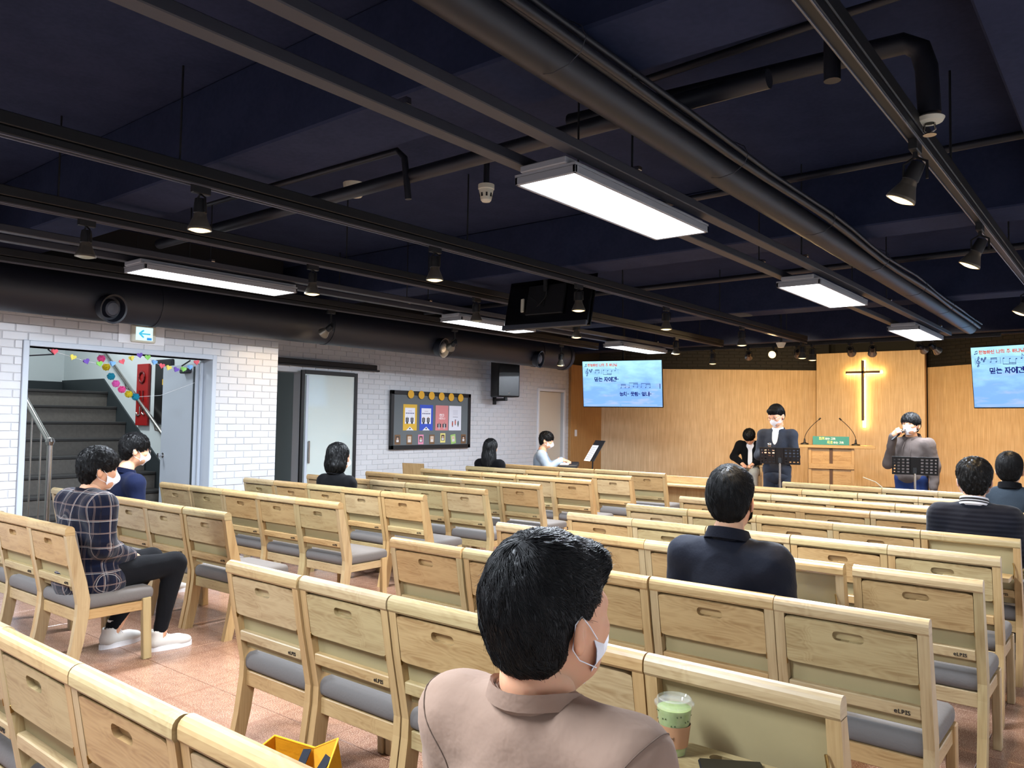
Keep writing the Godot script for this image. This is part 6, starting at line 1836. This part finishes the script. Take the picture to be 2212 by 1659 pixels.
	person("woman with long straight black hair near the notice board", LR.call(-8.149, 0.0), T, {"cell": 0.02, "fat": 0.92, "hair": "long", "top": cloth(Color(0.03, 0.03, 0.04), 0.85), "topname": "blouse", "look": Vector3(-6, 22, 0), "drop": 0.06, "J": {"head": Vector3(0, 1.16, -0.225)}})
	# keyboard player, facing right
	person("young man in a pale blue sweatshirt playing the keyboard", Vector3(-7.66, 0, -9.85), deg_to_rad(-56), {"cell": 0.018, "fat": 0.98, "hair": "bowl", "hairmat": M.hairbrown, "mask": M.maskwhite, "top": cloth(Color(0.56, 0.61, 0.66), 0.95), "topname": "sweatshirt", "crew": true, "look": Vector3(-12, 0, 0), "wrinkle": 0.010, "sleeve": 1.1,
		"hdr": Vector3(0, -0.12, -1), "hdl": Vector3(0, -0.12, -1), "J": {"chest": Vector3(0, 0.84, -0.25), "neck": Vector3(0, 1.02, -0.28), "head": Vector3(0, 1.19, -0.335), "sr": Vector3(0.18, 0.965, -0.27), "sl": Vector3(-0.18, 0.965, -0.27), "er": Vector3(0.23, 0.76, -0.38), "el": Vector3(-0.23, 0.76, -0.38), "wr": Vector3(0.14, 0.885, -0.58), "wl": Vector3(-0.14, 0.885, -0.58)}})
	var pb := thing("piano_bench", "light wood bench under the keyboard player", "bench", Vector3(-7.48, 0, -9.97), deg_to_rad(-56))
	part(pb, "seat", bx(Vector3(0.60, 0.05, 0.34), 0.008, Vector3(0, 0.40, -0.05)), M.wh1)
	for a in [-1.0, 1.0]:
		for b in [-1.0, 1.0]: part(pb, "leg", bx(Vector3(0.04, 0.38, 0.04), 0.004, Vector3(a * 0.26, 0.19, b * 0.13 - 0.05)), M.wv1)
	# man on the stage looking down at his phone
	person("man in a black cardigan seated on stage, looking down at a phone", Vector3(-5.22, 0.14, -13.20), PI + 0.15, {"cell": 0.02, "fat": 1.02, "hair": "bowl", "top": cloth(Color(0.035, 0.035, 0.04), 0.95), "topname": "cardigan", "open": 0.085, "pants": cloth(Color(0.55, 0.54, 0.50)), "look": Vector3(-52, 0, 0), "sleeve": 1.1,
		"handr": "fist", "handl": "fist", "J": {"hip": Vector3(0, 0.58, -0.25), "chest": Vector3(0, 0.88, -0.27), "neck": Vector3(0, 1.045, -0.32), "head": Vector3(0, 1.145, -0.42), "sr": Vector3(0.19, 1.0, -0.29), "sl": Vector3(-0.19, 1.0, -0.29), "er": Vector3(0.28, 0.80, -0.36), "el": Vector3(-0.28, 0.80, -0.36), "wr": Vector3(0.10, 0.70, -0.54), "wl": Vector3(-0.10, 0.70, -0.54), "kr": Vector3(0.12, 0.56, -0.66), "kl": Vector3(-0.12, 0.56, -0.66), "ar": Vector3(0.13, 0.09, -0.62), "al": Vector3(-0.13, 0.09, -0.62)}})
	# man in the suit, hands clasped round a microphone
	var suit := cloth(Color(0.155, 0.17, 0.205), 0.85)
	person("man in a charcoal suit and white shirt, head bowed at a stand", Vector3(-3.60, 0, -9.82), PI + 0.06, {"sit": false, "cell": 0.015, "fat": 0.98, "hair": "short_near", "mask": M.maskwhite, "glasses": true, "top": suit, "topname": "suit_jacket", "open": 0.034, "flare": 2.4, "pants": suit, "look": Vector3(-22, -14, 0), "hem": -0.08, "sleeve": 0.98, "handr": "fist", "handl": "fist", "cuff": 0.9,
		"hdr": Vector3(-0.7, 0.25, -0.6), "hdl": Vector3(0.7, 0.25, -0.6), "hur": Vector3(0.3, 0.6, -0.5), "hul": Vector3(-0.3, 0.6, -0.5), "collars": [{"name": "lapel_collar", "r": 0.076, "h": 0.022, "f": 0.022, "g": 0.75, "m": suit}, {"name": "shirt_collar", "r": 0.066, "h": 0.042, "f": 0.008, "g": 0.35, "m": M.shirtwhite}],
		"J": {"head": Vector3(0, 1.605, -0.05), "sr": Vector3(0.178, 1.365, 0.01), "sl": Vector3(-0.178, 1.365, 0.01), "er": Vector3(0.225, 1.10, -0.02), "el": Vector3(-0.225, 1.10, -0.02), "wr": Vector3(0.085, 1.145, -0.235), "wl": Vector3(-0.085, 1.135, -0.235)}})
	mic("silver-headed microphone held upright in the suited man's clasped hands", Vector3(-3.60, 0, -9.82) + Basis(Vector3.UP, PI + 0.06) * Vector3(0.0, 1.17, -0.30), Vector3(0.0, 1.0, -0.12))
	# man in the hoodie, singing
	var hood := cloth(Color(0.325, 0.29, 0.275), 0.95)
	var hm := person("man in a grey hoodie and jeans singing into a microphone", Vector3(-2.10, 0, -10.02), PI - 0.10, {"sit": false, "cell": 0.016, "fat": 1.02, "hair": "bowl", "mask": M.maskwhite, "top": hood, "topname": "hoodie", "pants": cloth(Color(0.13, 0.20, 0.38)), "look": Vector3(4, -6, 0), "hem": 0.02, "sleeve": 1.04, "handr": "fist", "handl": "fist", "wrinkle": 0.012,
		"hdr": Vector3(-0.5, 0.55, -0.35), "hur": Vector3(0.2, 0.45, -0.9), "hul": Vector3(-1, 0, 0), "hdl": Vector3(0.0, -1, -0.1), "collars": [{"name": "hood_rim", "r": 0.082, "h": 0.05, "f": 0.034, "g": 0.25, "t": 0.35, "y": -0.02, "m": hood}],
		"J": {"hip": Vector3(0, 0.89, 0), "chest": Vector3(0, 1.19, 0), "neck": Vector3(0, 1.36, 0.01), "head": Vector3(0, 1.515, -0.015), "sr": Vector3(0.18, 1.29, 0.01), "sl": Vector3(-0.18, 1.29, 0.01), "er": Vector3(0.225, 1.06, -0.09), "wr": Vector3(0.13, 1.385, -0.20), "el": Vector3(-0.245, 1.03, 0.02), "wl": Vector3(-0.25, 0.79, -0.05)}})
	for s in [-1.0, 1.0]: part(hm, "drawstring", tb([Vector3(s * 0.03, 1.32, -0.125), Vector3(s * 0.045, 1.24, -0.165), Vector3(s * 0.04, 1.17, -0.175)], 0.004, 5), hood)
	part(hm, "wristwatch", tb([Vector3(-0.25, 0.815, -0.045), Vector3(-0.25, 0.785, -0.052)], 0.036, 14), M.steel)
	mic("black microphone held to the singing man's mouth", Vector3(-2.10, 0, -10.02) + Basis(Vector3.UP, PI - 0.10) * Vector3(0.065, 1.405, -0.215), Vector3(-0.42, 0.45, 0.42))

func mic(label: String, at: Vector3, dir: Vector3) -> void:
	var m := thing("microphone", label, "microphone", at, PI, "hand microphones")
	var d := dir.normalized()
	part(m, "handle", tb([-d * 0.11, -d * 0.02, d * 0.05], [0.011, 0.014, 0.017], 12), M.black)
	var g := MB.new()
	g.ball(d * 0.078, Vector3.ONE * 0.026, 16, 10)
	part(m, "grille", g.mesh(), M.steel)

# ---------- cups, phone, bag
func small_things() -> void:
	# iced green drink on the open desk flap
	var dy := 0.643
	var cu := thing("iced_drink_cup", "clear cup of green iced drink in a kraft sleeve on the desk flap", "cup", Vector3(-0.955, dy, -1.872))
	var clear := mk(Color(0.96, 0.98, 0.97, 0.10), 0.03)
	clear.transparency = BaseMaterial3D.TRANSPARENCY_ALPHA
	part(cu, "cup_wall", lt([Vector2(0, 0.0), Vector2(0.029, 0.0), Vector2(0.031, 0.004), Vector2(0.046, 0.128), Vector2(0.0475, 0.13)], 32), clear)
	part(cu, "drink", lt([Vector2(0, 0.003), Vector2(0.0285, 0.003), Vector2(0.0435, 0.112), Vector2(0.0435, 0.118), Vector2(0, 0.118)], 32), tri_tex(mk(Color(1, 1, 1), 0.25), speck_tex(Color(0.55, 0.62, 0.33), Color(0.46, 0.54, 0.25), Color(0.74, 0.78, 0.56), 91, 0.10), Vector3(9, 9, 9), false))
	for k in 26:
		var a := k * 2.4
		var y := 0.075 + (k * 37 % 40) * 0.001
		part(cu, "leaf_fleck", bx(Vector3(0.0035, 0.0025, 0.001)), mk(Color(0.20, 0.26, 0.10), 0.6), Vector3(cos(a) * (0.0295 + y * 0.1385), y, sin(a) * (0.0295 + y * 0.1385)), Vector3(0, -a + PI / 2, k * 0.7))
	part(cu, "paper_sleeve", lt([Vector2(0.0345, 0.024), Vector2(0.0415, 0.079), Vector2(0.0422, 0.079), Vector2(0.0352, 0.024), Vector2(0.0345, 0.024)], 32), mk(Color(0.66, 0.49, 0.35), 0.85))
	var mk1 := MB.new()
	for q in [V2([-0.010, 0.050, -0.007, 0.054, -0.004, 0.050, -0.008, 0.047]), V2([-0.002, 0.054, -0.002, 0.046]), V2([0.002, 0.052, 0.008, 0.052, 0.005, 0.046]), V2([0.010, 0.055, 0.010, 0.045])]:
		var z := []
		for p in q: z.append(Vector3(p.x, p.y, 0.0392 + (p.y - 0.05) * 0.125 - p.x * p.x * 12.0))
		mk1.tube(z, 0.0005, 4)
	part(cu, "handwriting", mk1.mesh(), M.print, Vector3.ZERO, Vector3(0, deg_to_rad(12), 0))
	part(cu, "lid", lt([Vector2(0.0485, 0.122), Vector2(0.051, 0.126), Vector2(0.051, 0.131), Vector2(0.0465, 0.134), Vector2(0.044, 0.142), Vector2(0.041, 0.144), Vector2(0.038, 0.138), Vector2(0, 0.138)], 32), clear)
	# phone on the flap
	var ph := thing("smartphone", "black smartphone lying on the desk flap beside the green drink", "phone", Vector3(-0.80, dy, -1.875), deg_to_rad(-58))
	part(ph, "case", bx(Vector3(0.075, 0.010, 0.155), 0.004, Vector3(0, 0.0055, 0)), M.black)
	part(ph, "glass", bx(Vector3(0.069, 0.001, 0.148), 0, Vector3(0, 0.0108, 0)), M.blackgloss)
	# iced coffee two rows on
	var cc := thing("iced_coffee_cup", "clear cup of dark iced coffee with a straw beside the dark-jacketed man", "cup", Vector3(-1.415, dy, -3.742))
	part(cc, "cup_wall", lt([Vector2(0, 0.0), Vector2(0.029, 0.0), Vector2(0.031, 0.004), Vector2(0.046, 0.128), Vector2(0.0475, 0.13)], 28), clear)
	part(cc, "drink", lt([Vector2(0, 0.003), Vector2(0.0285, 0.003), Vector2(0.041, 0.10), Vector2(0, 0.10)], 28), mk(Color(0.13, 0.055, 0.035), 0.15))
	part(cc, "paper_sleeve", lt([Vector2(0.0335, 0.014), Vector2(0.0415, 0.075), Vector2(0.0422, 0.075), Vector2(0.0342, 0.014)], 28), mk(Color(0.80, 0.72, 0.66), 0.85))
	part(cc, "lid", lt([Vector2(0.0485, 0.122), Vector2(0.051, 0.127), Vector2(0.049, 0.133), Vector2(0.044, 0.146), Vector2(0, 0.147)], 28), clear)
	part(cc, "straw", tb([Vector3(-0.012, 0.02, -0.01), Vector3(-0.02, 0.195, -0.015)], 0.0035, 8), M.black)
	solo("booklet", "blue booklet lying on the desk flap by the coffee", "book", bx(Vector3(0.12, 0.008, 0.10), 0.001), mk(Color(0.20, 0.36, 0.60), 0.6), Vector3(-1.25, dy + 0.004, -3.742), Vector3(0, 0.2, 0))
	# yellow tote on the floor
	var bg := thing("tote_bag", "open yellow tote bag with dark webbing handles by the near row", "bag", Vector3(-1.70, 0.412, -1.25), deg_to_rad(4))
	var yel := cloth(Color(0.86, 0.58, 0.10), 0.7)
	var w := MB.new()
	var top := [Vector3(-0.17, 0.205, -0.07), Vector3(-0.03, 0.20, -0.09), Vector3(0.10, 0.268, -0.05), Vector3(0.17, 0.215, 0.06), Vector3(0.0, 0.17, 0.09), Vector3(-0.16, 0.17, 0.06)]
	var bot := [Vector3(-0.16, 0.025, -0.07), Vector3(-0.02, 0.025, -0.08), Vector3(0.15, 0.025, -0.06), Vector3(0.15, 0.025, 0.06), Vector3(0, 0.025, 0.08), Vector3(-0.15, 0.025, 0.06)]
	for k in 6:
		var l := (k + 1) % 6
		var nn: Vector3 = ((top[k] + top[l]) * Vector3(1, 0, 1)).normalized()
		w.quad(top[k], top[l], bot[l], bot[k], nn)
		w.quad(top[k] - nn * 0.002, top[l] - nn * 0.002, bot[l] - nn * 0.002, bot[k] - nn * 0.002, -nn)
		w.tri(Vector3(0, 0.025, 0), bot[k], bot[l], Vector3.UP, Vector3.UP, Vector3.UP)
	part(bg, "bag_body", w.mesh(), yel)
	part(bg, "top_hem", tb(top + [top[0]], 0.003, 6), yel)
	part(bg, "side_label", bx(Vector3(0.002, 0.035, 0.03), 0), M.white, Vector3(0.150, 0.14, 0.0), Vector3(0, 0.2, 0.1))
	for s in [-1.0, 1.0]:
		var hdl := MB.new()
		var pr := [Vector3(-0.05, 0.195, s * 0.082), Vector3(-0.03, 0.15, s * 0.03), Vector3(0.0, 0.18, s * 0.01), Vector3(0.04, 0.16, s * 0.03), Vector3(0.05, 0.215, s * 0.074)]
		for k in 4:
			var a: Vector3 = pr[k]
			var b: Vector3 = pr[k + 1]
			var wv := Vector3(0.016, 0.004, 0)
			hdl.quad(a - wv, a + wv, b + wv, b - wv, Vector3(0, 0.5, 1)); hdl.quad(a - wv - Vector3(0, 0.003, 0), a + wv - Vector3(0, 0.003, 0), b + wv - Vector3(0, 0.003, 0), b - wv - Vector3(0, 0.003, 0), Vector3(0, -0.5, -1))
		part(bg, "handle", hdl.mesh(), cloth(Color(0.16, 0.17, 0.20), 0.8))
	part(bg, "contents", bx(Vector3(0.12, 0.11, 0.10), 0.01, Vector3(0.04, 0.085, 0)), M.white)

const PANEL_E := 18.5
const SPOT_E := 3.2
const HALL_E := 9.0

func _ready() -> void:
	rng.seed = 20
	var cam := Camera3D.new()
	cam.name = "camera"
	cam.fov = 52.33
	cam.position = Vector3(0, 1.493, 0)
	cam.rotation_degrees = Vector3(2.69, 38.894, 0.893)
	cam.near = 0.05; cam.far = 100.0
	add_child(cam)
	cam.current = true
	var we := WorldEnvironment.new()
	we.name = "environment"
	var env := Environment.new()
	env.background_mode = Environment.BG_COLOR
	env.background_color = Color(0.0, 0.0, 0.0)
	env.tonemap_mode = Environment.TONE_MAPPER_LINEAR
	env.tonemap_exposure = 1.0
	env.sdfgi_enabled = true; env.ssao_enabled = true; env.ssil_enabled = true
	we.environment = env
	add_child(we)
	materials()
	setting()
	ceiling_things()
	chairs()
	stage()
	wall_things()
	people()
	small_things()
